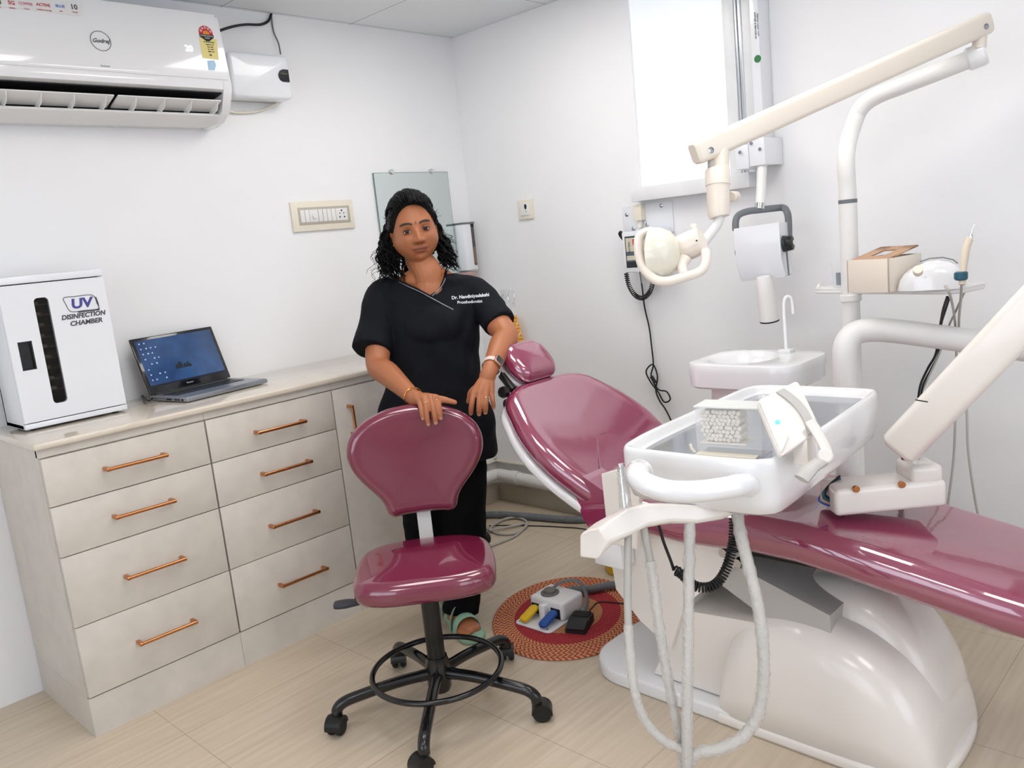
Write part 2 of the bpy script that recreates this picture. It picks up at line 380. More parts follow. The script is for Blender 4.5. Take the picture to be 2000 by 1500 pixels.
text('lettering', 'UV', .042, (-1.985, YD-.0005, 1.290), (1, 0, 0), (0, 0, 1), 'uvink', door, bold=.0016, shear=.12, sx=1.15)
text('lettering', 'DISINFECTION', .0205, (-1.985, YD-.0005, 1.252), (1, 0, 0), (0, 0, 1), 'ink', door, bold=.0007, shear=.2, sx=.98)
text('lettering', 'CHAMBER', .0205, (-1.981, YD-.0005, 1.230), (1, 0, 0), (0, 0, 1), 'ink', door, bold=.0007, shear=.2, sx=1.06)
q = spl([(-2.034, 1.313, 0), (-2.0, 1.314, 0), (-1.956, 1.314, 0), (-1.942, 1.306, 0), (-1.938, 1.286, 0), (-1.937, 1.267, 0), (-1.98, 1.267, 0), (-2.015, 1.267, 0), (-2.026, 1.276, 0), (-2.03, 1.29, 0)], 5, True)
obj('logo_outline', MB().tube([(p.x, YD-.0006, p.y) for p in q]+[(q[0].x, YD-.0006, q[0].y)], .0011, 6).tube([(p[0], YD-.0006, p[1]) for p in ((-1.939, 1.305), (-1.935, 1.285), (-1.934, 1.264), (-2.0, 1.2645))], .0022, 6), 'ink', door)

# ---- laptop
LB = [V((-1.787, -.155, .921)), V((-1.445, -.095, .921))]          # hinge edge, left to right
lu = (V((-1.428, -.305, 0))-V((-1.746, -.352, 0))).normalized(); lv = V((-lu.y, lu.x, 0)); LO = V((-1.746, -.352, .921)); LWd, LDp = .338, .222
t = thing('laptop', 'open silver and black laptop with a blue desktop on screen, on the worktop', 'laptop', (-1.6, -.22, .92))
mxl = Matrix(((lu.x, lv.x, 0, LO.x), (lu.y, lv.y, 0, LO.y), (0, 0, 1, LO.z), (0, 0, 0, 1)))
obj('base', MB().box((0, 0, .002), (LWd, LDp, .018), .004, 2, mxl), mat('laptop_silver', '9ba0a8', .3, .7), t)
obj('keyboard_deck', MB().box((.006, .004, .0178), (LWd-.006, LDp-.02, .0186), 0, 2, mxl), mat('deck_silver', '8d949e', .3, .6), t)
kb = MB()
for r_ in range(5):
    for c_ in range(14): kb.box((.022+c_*.0202, .088+r_*.0185, .0186), (.022+c_*.0202+.0175, .088+r_*.0185+.016, .0205), .001, 1, mxl)
obj('keyboard', kb, 'black', t)
obj('trackpad', MB().box((.11, .012, .0184), (.2, .072, .0192), 0, 2, mxl), mat('trackpad', '7d838c', .35, .5), t)
ta = radians(20)   # lid leans back
mxs = mxl @ Matrix.Translation((0, LDp-.004, .02)) @ Matrix.Rotation(-ta, 4, 'X')
obj('screen_lid', MB().box((0, -.002, .0), (LWd, .008, .212), .004, 2, mxs), mat('lid_black', '111418', .18, coat=.5), t)
k = NT('desktop_image'); bb = k.b; tc = k.n('TexCoord'); nz = k.n('TexNoise'); nz.inputs['Scale'].default_value = 9; nz.inputs['Detail'].default_value = 6
k.l(tc.outputs['Object'], nz.inputs[0]); rp = k.n('ValToRGB'); rp.color_ramp.elements[0].position = .3; rp.color_ramp.elements[1].position = .75
rp.color_ramp.elements[0].color = (*lin('1b3566'), 1); rp.color_ramp.elements[1].color = (*lin('4470ae'), 1); k.l(nz.outputs[0], rp.inputs[0])
bb.inputs['Base Color'].default_value = (.02, .03, .05, 1); bb.inputs['Roughness'].default_value = .08; k.l(rp.outputs[0], bb.inputs['Emission Color']); bb.inputs['Emission Strength'].default_value = .62
scr = obj('display', MB().box((.014, -.0028, .026), (LWd-.014, -.0018, .2), 0, 2, mxs), k.m, t)
ic = MB(); random.seed(3)
for c_ in range(4):
    for r_ in range(8):
        if random.random() < .78: x = .024+c_*.0185+random.random()*.004; z = .186-r_*.0197; ic.box((x, -.0031, z), (x+.004+random.random()*.003, -.0027, z+.005), 0, 2, mxs)
obj('desktop_icons', ic, mat('icon_light', '8fa3c8', .5, emit='a8b8d8', es=.5), scr)
rk = MB()
for x, wd_, h_ in ((.138, .014, .017), (.152, .022, .027), (.172, .016, .016), (.184, .012, .022), (.193, .01, .012)):
    rk.lathe([(wd_*.5, 0), (wd_*.48, h_*.4), (wd_*.3, h_*.8), (.001, h_)], mxs @ V((x, -.0024, .074)), mxs.to_3x3() @ V((0, 0, 1)), 10)
for p in range(len(rk.v)):
    q = mxs.inverted() @ rk.v[p]; q.y = -.0030+(q.y+.0024)*.02; rk.v[p] = mxs @ q
obj('wallpaper_rocks', rk, mat('rock_image', '16202c', .3), scr)
obj('taskbar', MB().box((.014, -.0031, .026), (LWd-.014, -.0027, .032), 0, 2, mxs), mat('taskbar', '101a2c', .3), scr)
ux = (mxs.to_3x3() @ V((1, 0, 0))); uz = (mxs.to_3x3() @ V((0, 0, 1)))
text('lettering', 'lenovo', .010, mxs @ V((.165, -.0024, .016)), ux, uz, mat('bezel_ink', 'a9adb4', .4), t)
obj('hinge', MB().cyl(mxl @ V((.02, LDp-.004, .019)), mxl @ V((LWd-.02, LDp-.004, .019)), .005, 12), 'black', t)
pt = MB()
for i_, (a, b_) in enumerate(((.02, .034), (.044, .056), (.06, .072), (.09, .12))): pt.box((-.0006, a, .006), (.001, b_, .012), 0, 2, mxl)
obj('side_ports', pt, 'black', t)
tag(obj('laptop_cable', MB().tube(spl([mxl @ V((-.004, .20, .010)), mxl @ V((-.022, .21, .01)), W(262, 752, 3.4)-V((0, 0, 0)), W(259, 722, 3.42), W(268, 716, 3.4)+V((0, -.03, 0))], 8), .0035, 10), 'rubber'), 'thick black power cable looping up behind the left edge of the laptop', 'cable')

# ---- switchboard on the back wall
t = thing('switchboard', 'long cream wall switchboard with six switches and a socket left of the mirror', 'switchboard', (-.87, 0, 1.47))
obj('plate', MB().box((-1.025, -.012, 1.471), (-.713, 0, 1.594), .003), 'creamp', t)
obj('inner_frame', MB().box((-.995, -.015, 1.497), (-.735, -.01, 1.569), .002), mat('shadow_cream', 'b9b2a2', .5), t)
xx = -.988
for i, wd_ in enumerate((.022, .022, .044, .022, .022, .022, .022)):
    if i == 2:
        obj('fan_regulator', MB().box((xx+.001, -.017, 1.507), (xx+wd_-.001, -.013, 1.559), .001).cyl((xx+.022, -.013, 1.531), (xx+.022, -.028, 1.531), .011, 20, .002), 'white', t)
    else: obj('switch', MB().box((xx+.001, -.018, 1.507), (xx+wd_-.001, -.013, 1.559), .0015), 'white', t)
    xx += wd_
sk = obj('socket', MB().box((xx+.002, -.017, 1.507), (xx+.062, -.013, 1.559), .001), 'white', t)
hol = MB()
for a, z, r_ in ((.032, 1.549, .004), (.022, 1.538, .0028), (.042, 1.538, .0028), (.020, 1.522, .0035), (.044, 1.522, .0035)): hol.cyl((xx+a, -.0174, z), (xx+a, -.0165, z), r_, 12)
obj('socket_holes', hol, 'dark', sk)

# ---- mirror
t = thing('mirror', 'frameless rectangular wall mirror with round studs, behind the person', 'mirror', (-.35, 0, 1.1))
obj('glass_edge', MB().box((-.578, -.010, 1.10), (-.124, -.004, 1.706), .001), 'glass_edge', t)
obj('mirror_glass', MB().box((-.5755, -.0108, 1.1025), (-.1265, -.0100, 1.7035)), 'mirror', t)
for x in (-.472, -.228): obj('stud', MB().lathe([(.012, 0), (.012, .016), (.009, .02), (.001, .021)], (x, 0, 1.709), (0, -1, 0), 20), 'chrome', t)
for x in (-.472, -.228): obj('stud', MB().lathe([(.012, 0), (.012, .016), (.009, .02), (.001, .021)], (x, 0, 1.098), (0, -1, 0), 20), 'chrome', t)

# ---- paper towel dispenser
t = thing('paper_towel_dispenser', 'white wall dispenser with a smoky side window in the corner right of the mirror', 'dispenser', (-.08, -.035, 1.22))
obj('body', MB().box((-.118, -.07, 1.222), (-.066, 0, 1.447), .004), 'panel_white', t)
obj('lid', MB().box((-.120, -.073, 1.446), (-.040, 0, 1.456), .003), 'grey', t)
obj('side_case', MB().box((-.0665, -.067, 1.222), (-.042, 0, 1.447), .003), 'panel_white', t)
ow = [(x, z) for x, z in rrect(.019, .19, .008, 6, -.0545, 1.338)]
obj('side_window', MB().loft([[(x, -.0682, z) for x, z in ow], [(x, -.066, z) for x, z in ow]]), mat('smoky_window', '57504c', .25), t)
pg = MB()
for i in range(22): pg.box((-.062, -.0692, 1.252+i*.0037), (-.047, -.0678, 1.2538+i*.0037))
obj('paper_stack', pg, mat('brown_towels', 'a58c6c', .7), t)
obj('black_strip', MB().box((-.065, -.0684, 1.43), (-.044, -.0668, 1.446)), 'rubber', t)  # black strip above the side window
tag(obj('soap_box', MB().box((-.115, -.062, 1.165), (-.05, 0, 1.214), .004), mat('dusty_pink_card', 'b99c94', .7)), 'small dull pink box on the wall just under the towel dispenser', 'box')

# ---- socket on the right wall
t = thing('wall_socket', 'small square cream wall socket with a black insert on the right wall', 'socket', (0, -.39, 1.437))
obj('plate', MB().box((-.011, -.437, 1.437), (0, -.343, 1.527), .003), 'creamp', t)
obj('insert', MB().box((-.015, -.418, 1.455), (-.010, -.364, 1.512), .001), 'white', t)
sh = [( -.392, 1.506), (-.404, 1.505), (-.406, 1.494), (-.402, 1.484), (-.396, 1.481), (-.391, 1.49)]
obj('keyhole', MB().loft([[(-.0158, y, z) for y, z in sh], [(-.0148, y, z) for y, z in sh]]), 'dark', t)
text('lettering', 'II', .009, (-.0152, -.399, 1.472), (0, -1, 0), (0, 0, 1), 'ink', t)

# ---- hooks and the checked cloth by the right wall
t = thing('wall_hook', 'clear adhesive wall hook with a grey pad, above the checked cloth', 'hook', (0, -.215, 1.07))
obj('pad', MB().box((-.004, -.205, 1.065), (0, -.165, 1.11), .002), 'clear', t)
obj('hook', MB().tube(spl([(-.004, -.185, 1.088), (-.02, -.185, 1.075), (-.024, -.185, 1.063), (-.012, -.185, 1.06)], 5), .0022, 8), 'chrome', t)
t = thing('wire_hanger', 'thin wire ring hook holding the yellow checked cloth on the right wall', 'hook', (0, -.25, 1.03))
ring_ = [(-.012, -.245+.022*cos(a), 1.075+.034*sin(a)) for a in [2*pi*i/24 for i in range(25)]]
obj('ring', MB().tube(ring_, .0015, 6), 'chrome', t)
obj('clip', MB().box((-.014, -.258, 1.028), (0, -.235, 1.045), .003).tube([(-.012, -.245, 1.03), (-.014, -.258, .97)], .0012, 6), 'clear', t)
k = NT('checked_cloth'); tc = k.n('TexCoord'); br = k.n('TexBrick'); br.offset = 0; br.inputs['Scale'].default_value = 1
mp = k.n('Mapping'); mp.inputs['Rotation'].default_value = (0, radians(90), radians(12)); k.l(tc.outputs['Object'], mp.inputs[0]); k.l(mp.outputs[0], br.inputs[0])
br.inputs['Brick Width'].default_value = .016; br.inputs['Row Height'].default_value = .02; br.inputs['Mortar Size'].default_value = .0014
br.inputs['Color1'].default_value = (*lin('e3941c'), 1); br.inputs['Color2'].default_value = (*lin('dd8c18'), 1); br.inputs['Mortar'].default_value = (*lin('f3dca0'), 1)
k.l(br.outputs[0], k.b.inputs['Base Color']); k.b.inputs['Roughness'].default_value = .85; M['check'] = k.m
rg = []
for i in range(14):
    g = i/13; z = .985-.215*g; rg.append([(-.035+.022*cos(a)*(.6+.5*g)+.004*sin(5*a+g*3), -.262-.012*g+(.022+.030*g)*sin(a)+.004*cos(7*a), z) for a in [2*pi*j/28 for j in range(28)]])
tag(obj('checked_cloth', MB().loft(rg), 'check'), 'orange-yellow checked cloth hanging from a hook behind the elbow', 'cloth')

# ---- white cart half hidden behind the person
t = thing('waste_bin_trolley', 'white tapered trolley on black castors in the corner, mostly hidden behind the person', 'trolley', (-.60, -.3, 0))
out = []
for z, s_ in ((.07, .14), (.12, .15), (.6, .17), (.80, .20), (.84, .215), (.86, .21)): out.append([(-.60+p[0]*s_/.2, -.30+p[1]*s_/.2, z) for p in rrect(.26, .34, .07, 6)])
obj('body', MB().loft(out), 'white', t)
for sx in (-1, 1):
    for sy in (-1, 1): obj('castor', MB().cyl((-.60+sx*.085-.012, -.30+sy*.11, .03), (-.60+sx*.085+.012, -.30+sy*.11, .03), .03, 16, .004).cyl((-.60+sx*.085, -.30+sy*.11, .05), (-.60+sx*.085, -.30+sy*.11, .075), .01, 10), 'rubber', t)
ln = [[(-.60+(.15+.012*sin(3*a+h*4))*cos(a)*(1+.35*h), -.30+(.19+.012*cos(4*a))*sin(a)*(1-.05*h), .86+.12*h) for a in [2*pi*i/32 for i in range(32)]] for h in (0, .4, .8, 1)]
obj('bin_liner', MB().loft(ln, False, False), 'film', t)

# ================================================================== AIR CONDITIONER
t = thing('air_conditioner', 'long white wall-mounted split air conditioner with open louvre, top left', 'air conditioner', (-1.8, -.1, 1.88))
AX0, AX1 = -2.30, -1.325
prof = [(-.001, 2.225), (-.10, 2.252), (-.165, 2.248), (-.187, 2.235), (-.213, 2.02), (-.212, 1.985), (-.205, 1.975)]       # y, z front face down to the outlet
def ext(pr, x0, x1): return MB().loft([[(x0, y, z) for y, z in pr], [(x1, y, z) for y, z in pr]])
# shell with the outlet cavity left open
sec = [(-.001, 2.225), (-.09, 2.256), (-.165, 2.252), (-.185, 2.24), (-.214, 2.005), (-.211, 1.985), (-.195, 1.978), (-.115, 1.968), (-.07, 1.885), (-.001, 1.88)]
obj('body', ext(sec, AX0+.03, AX1-.03), 'gloss_white', t)
full = [(-.001, 2.225), (-.09, 2.256), (-.165, 2.252), (-.185, 2.24), (-.214, 2.005), (-.211, 1.985), (-.175, 1.915), (-.12, 1.885), (-.06, 1.876), (-.001, 1.876)]
e = MB()
for a, b_ in ((AX0, AX0+.032), (AX1-.032, AX1)): e.loft([[(a, y, z) for y, z in full], [(b_, y, z) for y, z in full]])
obj('end_cap', e, 'gloss_white', t)
obj('front_panel', MB().loft([[(x, y, z) for y, z in ((-.184, 2.246), (-.188, 2.247), (-.2175, 2.03), (-.216, 2.018), (-.21, 2.018))] for x in (AX0+.004, AX1-.012)]), 'gloss_white', t)
obj('lower_chassis', MB().loft([[(x, y, z) for y, z in ((-.06, 1.876), (-.12, 1.885), (-.155, 1.902), (-.15, 1.91), (-.06, 1.9))] for x in (AX0+.03, AX1-.03)]), 'white', t)
obj('outlet_shade_sheet', MB().loft([[(x, y, z) for y, z in ((-.196, 1.9765), (-.113, 1.9655), (-.0735, 1.889), (-.078, 1.887), (-.116, 1.9625), (-.196, 1.9735))] for x in (AX0+.033, AX1-.033)]), 'dark', t)  # dark sheet lining the outlet, stands for the shade inside it
lv = obj('louvre_flap', MB().loft([[(x, y, z) for y, z in ((-.205, 1.945), (-.203, 1.949), (-.125, 1.925), (-.126, 1.920))] for x in (AX0+.045, -1.748)]).loft([[(x, y, z) for y, z in ((-.205, 1.945), (-.203, 1.949), (-.125, 1.925), (-.126, 1.920))] for x in (-1.735, AX1-.045)]), 'white', t)
for i in range(9):
    x = AX1-.055-i*.098
    obj('louvre_fin', MB().loft([[(x+d, y, z) for y, z in ((-.2, 1.944), (-.13, 1.923), (-.12, 1.902), (-.15, 1.905), (-.185, 1.918))] for d in (-.0015, .0015)]), 'white', t)
pn = V((0, -.2175+.188, 2.03-2.247)).normalized()      # down the panel
up_ = -pn
def onp(u, v): # point on the front panel plane through pixel
    P0 = V((0, -.1885, 2.247)); N = V((0, pn.z, -pn.y)); d = ray(u, v); return CAM+d*((P0-CAM).dot(N)/d.dot(N))
nrm = V((1, 0, 0)).cross(up_)
c = onp(196.5, 80)
ccl = [c+nrm*.0008+(V((1, 0, 0))*cos(a)+up_*sin(a))*.0315 for a in [2*pi*i/48 for i in range(49)]]
lg = obj('logo_ring', MB().tube(ccl, .0009, 6), 'ink', t)
text('lettering', 'Godrej', .0185, c+nrm*.0006, (1, 0, 0), up_, 'ink', t, shear=.35, bold=.0002)
text('lettering', 'inverter', .0095, onp(206, 129)+nrm*.0006, (1, 0, 0), up_, mat('pale_ink', 'a8a8ac', .5), t)
text('display_digits', '20', .030, onp(369, 95)+nrm*.0006, (1, 0, 0), up_, 'lcd', t, bold=.0001, sx=1.0)
def quad(pts, off=.0006): 
    P = [onp(*p)+nrm*off for p in pts]; return MB().loft([P, [q+nrm*.0004 for q in P]])
lb = obj('energy_label', quad([(389, 73), (423, 77), (427, 117), (396, 113)], .0004), mat('label_yellow', 'e6d68a', .5), t)
cc = onp(402, 65)
obj('label_dial', MB().lathe([(.026, 0), (.026, .0006)], cc+nrm*.0006, nrm, 32), mat('label_red', 'c4242e', .5), lb)
for i in range(5):
    a = radians(20+35*i); text('label_star', '*', .022, cc+nrm*.0014+V((1, 0, 0))*cos(a)*.019+up_*(sin(a)*.019-.004), (1, 0, 0), up_, 'white', lb)
obj('label_dial_centre', MB().lathe([(.012, 0), (.012, .0004)], cc+nrm*.0012-up_*.003, nrm, 24), mat('label_orange', 'e08a3a', .5), lb)
obj('label_black_band', (lambda P: MB().loft([P, [q+nrm*.0004 for q in P]]))([cc+nrm*.0014+V((1, 0, 0))*a+up_*b_ for a, b_ in ((-.027, -.005), (.027, -.005), (.026, -.014), (.005, -.029), (-.005, -.029), (-.026, -.014))]), 'black', lb)
text('lettering', 'POWER SAVINGS', .0062, cc+nrm*.002-up_*.0105, (1, 0, 0), up_, 'white', lb)
text('lettering', 'GUIDE', .0062, cc+nrm*.002-up_*.018, (1, 0, 0), up_, 'white', lb)
for i, (bd_, m_) in enumerate((('STAR RATING', 'label_green'), ('Appliance  AC', 'x'), ('Type  Split', 'x'), ('Year  2019', 'x'), ('ISEER  3.81', 'x'))):
    text('lettering', bd_, .0052 if i else .0065, onp(408+i*1.1, 83+i*4.6)+nrm*.0016, (1, 0, 0), up_, mat('label_green', '3f8a50', .5) if i == 0 else 'ink', lb)
text('lettering', '10', .009, onp(411, 108)+nrm*.0016, (1, 0, 0), up_, 'ink', lb, bold=.0003)
obj('round_sticker', quad([(405, 119), (418, 118), (422, 127), (419, 137), (408, 137)], .0006), mat('sticker_blue', 'a9cbe6', .4), t)
sb = obj('sticker_strip', quad([(-40, -12), (159, 8), (160, 32), (-40, 8)], .0005), mat('strip_white', 'e6e4e2', .4), t)
for px_, bd_, s_, m_ in ((-6, 'TM', .016, 'ink'), (22, 'SG', .016, mat('strip_red', 'c25050', .5)), (50, 'COPPER', .011, mat('strip_pink', 'cf8f9a', .5)), (84, 'ACTIVE', .012, bpy.data.materials['strip_red']), (117, 'BLUE', .012, mat('strip_blue', '6f8fd0', .5)), (144, '10', .022, 'ink')):
    text('lettering', bd_, s_, onp(px_, 6+(px_-22)*.068)+nrm*.0012, (1, 0, 0), up_, m_, sb, bold=.0004)
    text('lettering', {'10': 'YEARS', 'ACTIVE': 'CARBON FILTER', 'BLUE': 'FIN'}.get(bd_, 'COOL'), .006, onp(px_+2, 16+(px_-22)*.068)+nrm*.0012, (1, 0, 0), up_, bpy.data.materials['strip_red'], sb)

# ---- stabilizer beside it
t = thing('voltage_stabilizer', 'white rounded stabilizer box with a small black display right of the air conditioner', 'stabilizer', (-1.13, 0, 1.98))
SO = (-1.128, 0, 2.070)
obj('back_plate', MB().slab(rrect(.275, .165, .02), (-1.128, -.02, 2.070), (1, 0, 0), (0, 1, 0), .02, .002), 'lgrey', t)
obj('body', MB().slab(rrect(.262, .168, .022), (-1.125, -.020, 2.070), (1, 0, 0), (0, -1, 0), .078, .014, .004), 'panel_white', t)
dd = [(x, z) for x, z in [(-1.006, 2.100), (-1.03, 2.100), (-1.044, 2.094), (-1.052, 2.080), (-1.052, 2.070), (-1.046, 2.058), (-1.036, 2.053), (-1.006, 2.053)]]
obj('display_window', MB().loft([[(x, -.0985, z) for x, z in dd], [(x, -.1035, z) for x, z in dd]]), mat('navy_black', '12161e', .15), t)
text('lettering', 'V-Guard', .009, (-1.028, -.104, 2.083), (1, 0, 0), (0, 0, 1), mat('tan_ink', '8f7f5a', .5), t)
obj('mounting_slot', MB().box((-1.272, -.035, 2.12), (-1.262, -.012, 2.13), .001), 'grey', t)
def cable(name, pts, r, m, label, k=8, n=10): return tag(obj(name, MB().tube(spl(pts, k), r, n), m), label, 'cable')
cable('power_cable', [(-1.325, -.1, 2.2), WY(450, 53, -.08), WY(480, 48, -.04), WY(508, 48, -.012), WY(524, 41, -.008), WY(530, 27, -.008)], .005, 'rubber', 'thick black cable running from the air conditioner up to the ceiling')
cable('thin_cable', [WY(530, 30, -.006), WY(534, 60, -.006), WY(544, 85, -.02), WY(548, 106, -.035)], .003, 'grey', 'thin grey cable dropping from the ceiling to the stabilizer')
cable('white_cable', [WY(425, 209, -.03), WY(455, 219, -.012), WY(480, 220, -.01), WY(505, 217, -.01), WY(530, 207, -.012), WY(548, 197, -.03)], .0042, 'creamp', 'cream cable sagging under the stabilizer')
# ================================================================== RUG, FOOT CONTROL, FLOOR THINGS
RC = V((-.872, -1.190, 0)); ra = radians(33); RU = V((cos(ra), sin(ra), 0)); RV = V((-sin(ra), cos(ra), 0))
k = NT('braided_rug'); b = k.b; b.inputs['Roughness'].default_value = .95
tc = k.n('TexCoord'); sp = k.n('SeparateXYZ'); mp = k.n('Mapping'); mp.inputs['Rotation'].default_value = (0, 0, -ra)
k.l(tc.outputs['Object'], mp.inputs[0]); m2 = k.n('Mapping'); m2.inputs['Scale'].default_value = (1/.325, 1/.272, 0); k.l(mp.outputs[0], m2.inputs[0])
ln_ = k.n('VectorMath', operation='LENGTH'); k.l(m2.outputs[0], ln_.inputs[0])
rp = k.n('ValToRGB'); rp.color_ramp.interpolation = 'CONSTANT'; e = rp.color_ramp.elements
for p_, c_ in ((0, 'd3a06c'), (.46, 'b3343a'), (.70, 'dc9a6c')):
    q = e[0] if p_ == 0 else (e[1] if p_ == .46 else e.new(p_)); q.position = p_; q.color = (*lin(c_), 1)
k.l(ln_.outputs['Value'], rp.inputs[0])
# strands: angle + radius give a twisted rope pattern
k.l(m2.outputs[0], sp.inputs[0]); at = k.n('Math', operation='ARCTAN2'); k.l(sp.outputs[1], at.inputs[0]); k.l(sp.outputs[0], at.inputs[1])
r0 = k.n('Math', operation='MULTIPLY'); r0.inputs[1].default_value = 24; k.l(ln_.outputs['Value'], r0.inputs[0])
r1 = k.n('Math', operation='PINGPONG'); r1.inputs[1].default_value = 1; k.l(r0.outputs[0], r1.inputs[0])
r9 = k.n('Math', operation='MULTIPLY'); r9.inputs[1].default_value = 5.0; k.l(r1.outputs[0], r9.inputs[0])
a1 = k.n('Math', operation='MULTIPLY'); a1.inputs[1].default_value = 84; k.l(at.outputs[0], a1.inputs[0])
s1 = k.n('Math', operation='ADD'); k.l(r9.outputs[0], s1.inputs[0]); k.l(a1.outputs[0], s1.inputs[1])
sn = k.n('Math', operation='SINE'); k.l(s1.outputs[0], sn.inputs[0])
sr = k.n('Math', operation='MULTIPLY_ADD'); sr.inputs[1].default_value = 2*pi; sr.inputs[2].default_value = -pi/2; k.l(r0.outputs[0], sr.inputs[0])
s2 = k.n('Math', operation='SINE'); k.l(sr.outputs[0], s2.inputs[0])
mm = k.n('Math', operation='MULTIPLY_ADD'); mm.inputs[1].default_value = .5; mm.inputs[2].default_value = .5; k.l(sn.outputs[0], mm.inputs[0])
gt = k.n('ValToRGB'); gt.color_ramp.elements[0].position = .35; gt.color_ramp.elements[1].position = .6; k.l(mm.outputs[0], gt.inputs[0])
# dark strands only outside the red ring
c2 = k.n('ValToRGB'); c2.color_ramp.interpolation = 'CONSTANT'; e = c2.color_ramp.elements
for p_, c_ in ((0, 'a05a3c'), (.46, 'a42a30'), (.70, 'a84a34')):
    q = e[0] if p_ == 0 else (e[1] if p_ == .46 else e.new(p_)); q.position = p_; q.color = (*lin(c_), 1)
k.l(ln_.outputs['Value'], c2.inputs[0])
mx = k.n('MixRGB'); k.l(gt.outputs[0], mx.inputs[0]); k.l(c2.outputs[0], mx.inputs[1]); k.l(rp.outputs[0], mx.inputs[2]); k.l(mx.outputs[0], b.inputs['Base Color'])
bp = k.n('Bump'); bp.inputs['Strength'].default_value = .5; bp.inputs['Distance'].default_value = .004
ad = k.n('Math', operation='ADD'); k.l(sn.outputs[0], ad.inputs[0]); k.l(s2.outputs[0], ad.inputs[1]); k.l(ad.outputs[0], bp.inputs['Height']); k.l(bp.outputs[0], b.inputs['Normal'])
M['rug'] = k.m
def ell(s_, z): return [RC+RU*(.325*s_*cos(a))+RV*(.272*s_*sin(a))+V((0, 0, z)) for a in [2*pi*i/72 for i in range(72)]]
rr = [ell(.985, .0005), ell(1, .003), ell(.99, .0075)]+[ell(1-.1*i, .0075+.0008*(i % 2)) for i in range(1, 10)]
tag(obj('braided_rug', MB().loft(rr), 'rug', org=RC), 'round braided jute rug with a red ring, lying under the foot controls', 'rug')
# foot control: frame with fu pointing from pedals to the back
FO = V((-1.030, -1.158, .0085)); fu = V((.997, .03, 0)).normalized(); fv = V((-fu.y, fu.x, 0))
FM = Matrix(((fu.x, fv.x, 0, FO.x), (fu.y, fv.y, 0, FO.y), (0, 0, 1, FO.z), (0, 0, 0, 1)))
t = thing('foot_control', 'white foot control box with yellow and blue pedals and a grey button on the rug', 'foot pedal', FM @ V((.1, 0, 0)))
obj('base_plate', MB().slab(rrect(.215, .165, .02), FM @ V((.105, 0, 0)), fu, (0, 0, 1), .006, .002), 'gloss_white', t)
hs = MB().slab(rrect(.125, .155, .014), FM @ V((.147, 0, .006)), fu, (0, 0, 1), .068, .012, .002)
hs.box((.06, -.014, .006), (.10, .016, .062), .006, 2, FM)
obj('housing', hs, 'gloss_white', t)
for yy, m_ in ((.045, 'yellow'), (-.043, 'blue')):
    p = obj('pedal', MB().slab(rrect(.088, .036, .017), FM @ V((.045, yy, .022)), (fu+V((0, 0, .28))).normalized(), (V((0, 0, 1))-fu*.28).normalized(), .014, .005, .001), m_, t, 'yellow pedal' if m_ == 'yellow' else 'blue pedal')
    obj('pedal_slot', MB().box((.082, yy-.021, .012), (.0865, yy+.021, .05), .002, 2, FM), 'dark', t)
obj('button', MB().lathe([(.034, .074), (.034, .079), (.031, .0815), (.024, .0815), (.0235, .088), (.021, .0905), (.001, .091)], FM @ V((.135, .018, 0)), (0, 0, 1), 32), mat('taupe_rubber', '6e6a66', .5), t)
for a, b_ in ((.012, .066), (.012, -.062)): obj('screw', MB().lathe([(.004, .0065), (.004, .0085), (.001, .009)], FM @ V((a, b_, 0)), (0, 0, 1), 12), 'steel', t)
hp = spl([FM @ V((.16, .03, .078)), FM @ V((.20, -.0, .1)), FM @ V((.225, -.05, .095)), FM @ V((.215, -.085, .05)), FM @ V((.175, -.1, .016)), FM @ V((.13, -.092, .014))], 10)
obj('carry_loop', MB().tube(hp, .009, 12, sx=.45), 'grey', t)
def corr(path, r, pitch=.005, amp=.12, n=14):
    P = [path[0]]; 
    L = 0; out = [V(path[0])]; acc = 0
    for i in range(1, len(path)):
        a, b_ = V(path[i-1]), V(path[i]); d = (b_-a).length; m_ = max(1, int(d/(pitch/3)))
        for q in range(1, m_+1): out.append(a.lerp(b_, q/m_))
    R = []; s_ = 0
    for i, p in enumerate(out):
        if i: s_ += (p-out[i-1]).length
        R.append(r*(1+amp*(.5+.5*sin(2*pi*s_/pitch))-amp/2))
    return MB().tube(out, R, n)
obj('supply_hose', corr(spl([FM @ V((.205, .03, .035)), FM @ V((.27, .02, .032)), (-.70, -1.16, .027), (-.62, -1.22, .027), (-.55, -1.33, .018), (-.62, -1.46, .017), (-.68, -1.53, .02)], 10), .0145), 'corr', t)
# second black switch
SO_ = V((-.932, -1.294, .0085)); su = V((.93, .36, 0)).normalized(); sv = V((-su.y, su.x, 0))
SM = Matrix(((su.x, sv.x, 0, SO_.x), (su.y, sv.y, 0, SO_.y), (0, 0, 1, SO_.z), (0, 0, 0, 1)))
t = thing('foot_switch', 'small black ribbed foot switch on the right of the white foot control', 'foot pedal', SO_)
obj('body', MB().loft([[SM @ V((x, y, z)) for x, z in ((-.05, 0), (.055, 0), (.055, .03), (.012, .034), (.0, .03), (-.05, .012))] for y in (-.036, .036)]), 'rubber', t)
obj('pedal', MB().loft([[SM @ V((x, y, z)) for x, z in ((-.05, .012), (-.004, .03), (-.004, .036), (-.052, .018))] for y in (-.034, .034)]), 'black', t)
rb = MB()
for i in range(7): rb.box((.012+i*.006, -.03, .031), (.015+i*.006, .03, .0365), .0005, 1, SM)
obj('ribbed_grip', rb, 'black', t)
obj('cord', MB().tube(spl([SM @ V((.055, .0, .02)), SM @ V((.085, .0, .006)), SM @ V((.14, -.0, .002)), SM @ V((.2, -.02, .002)), (-.70, -1.36, .012), (-.66, -1.46, .004), (-.7, -1.56, .01)], 8), .0022, 8), 'rubber', t)
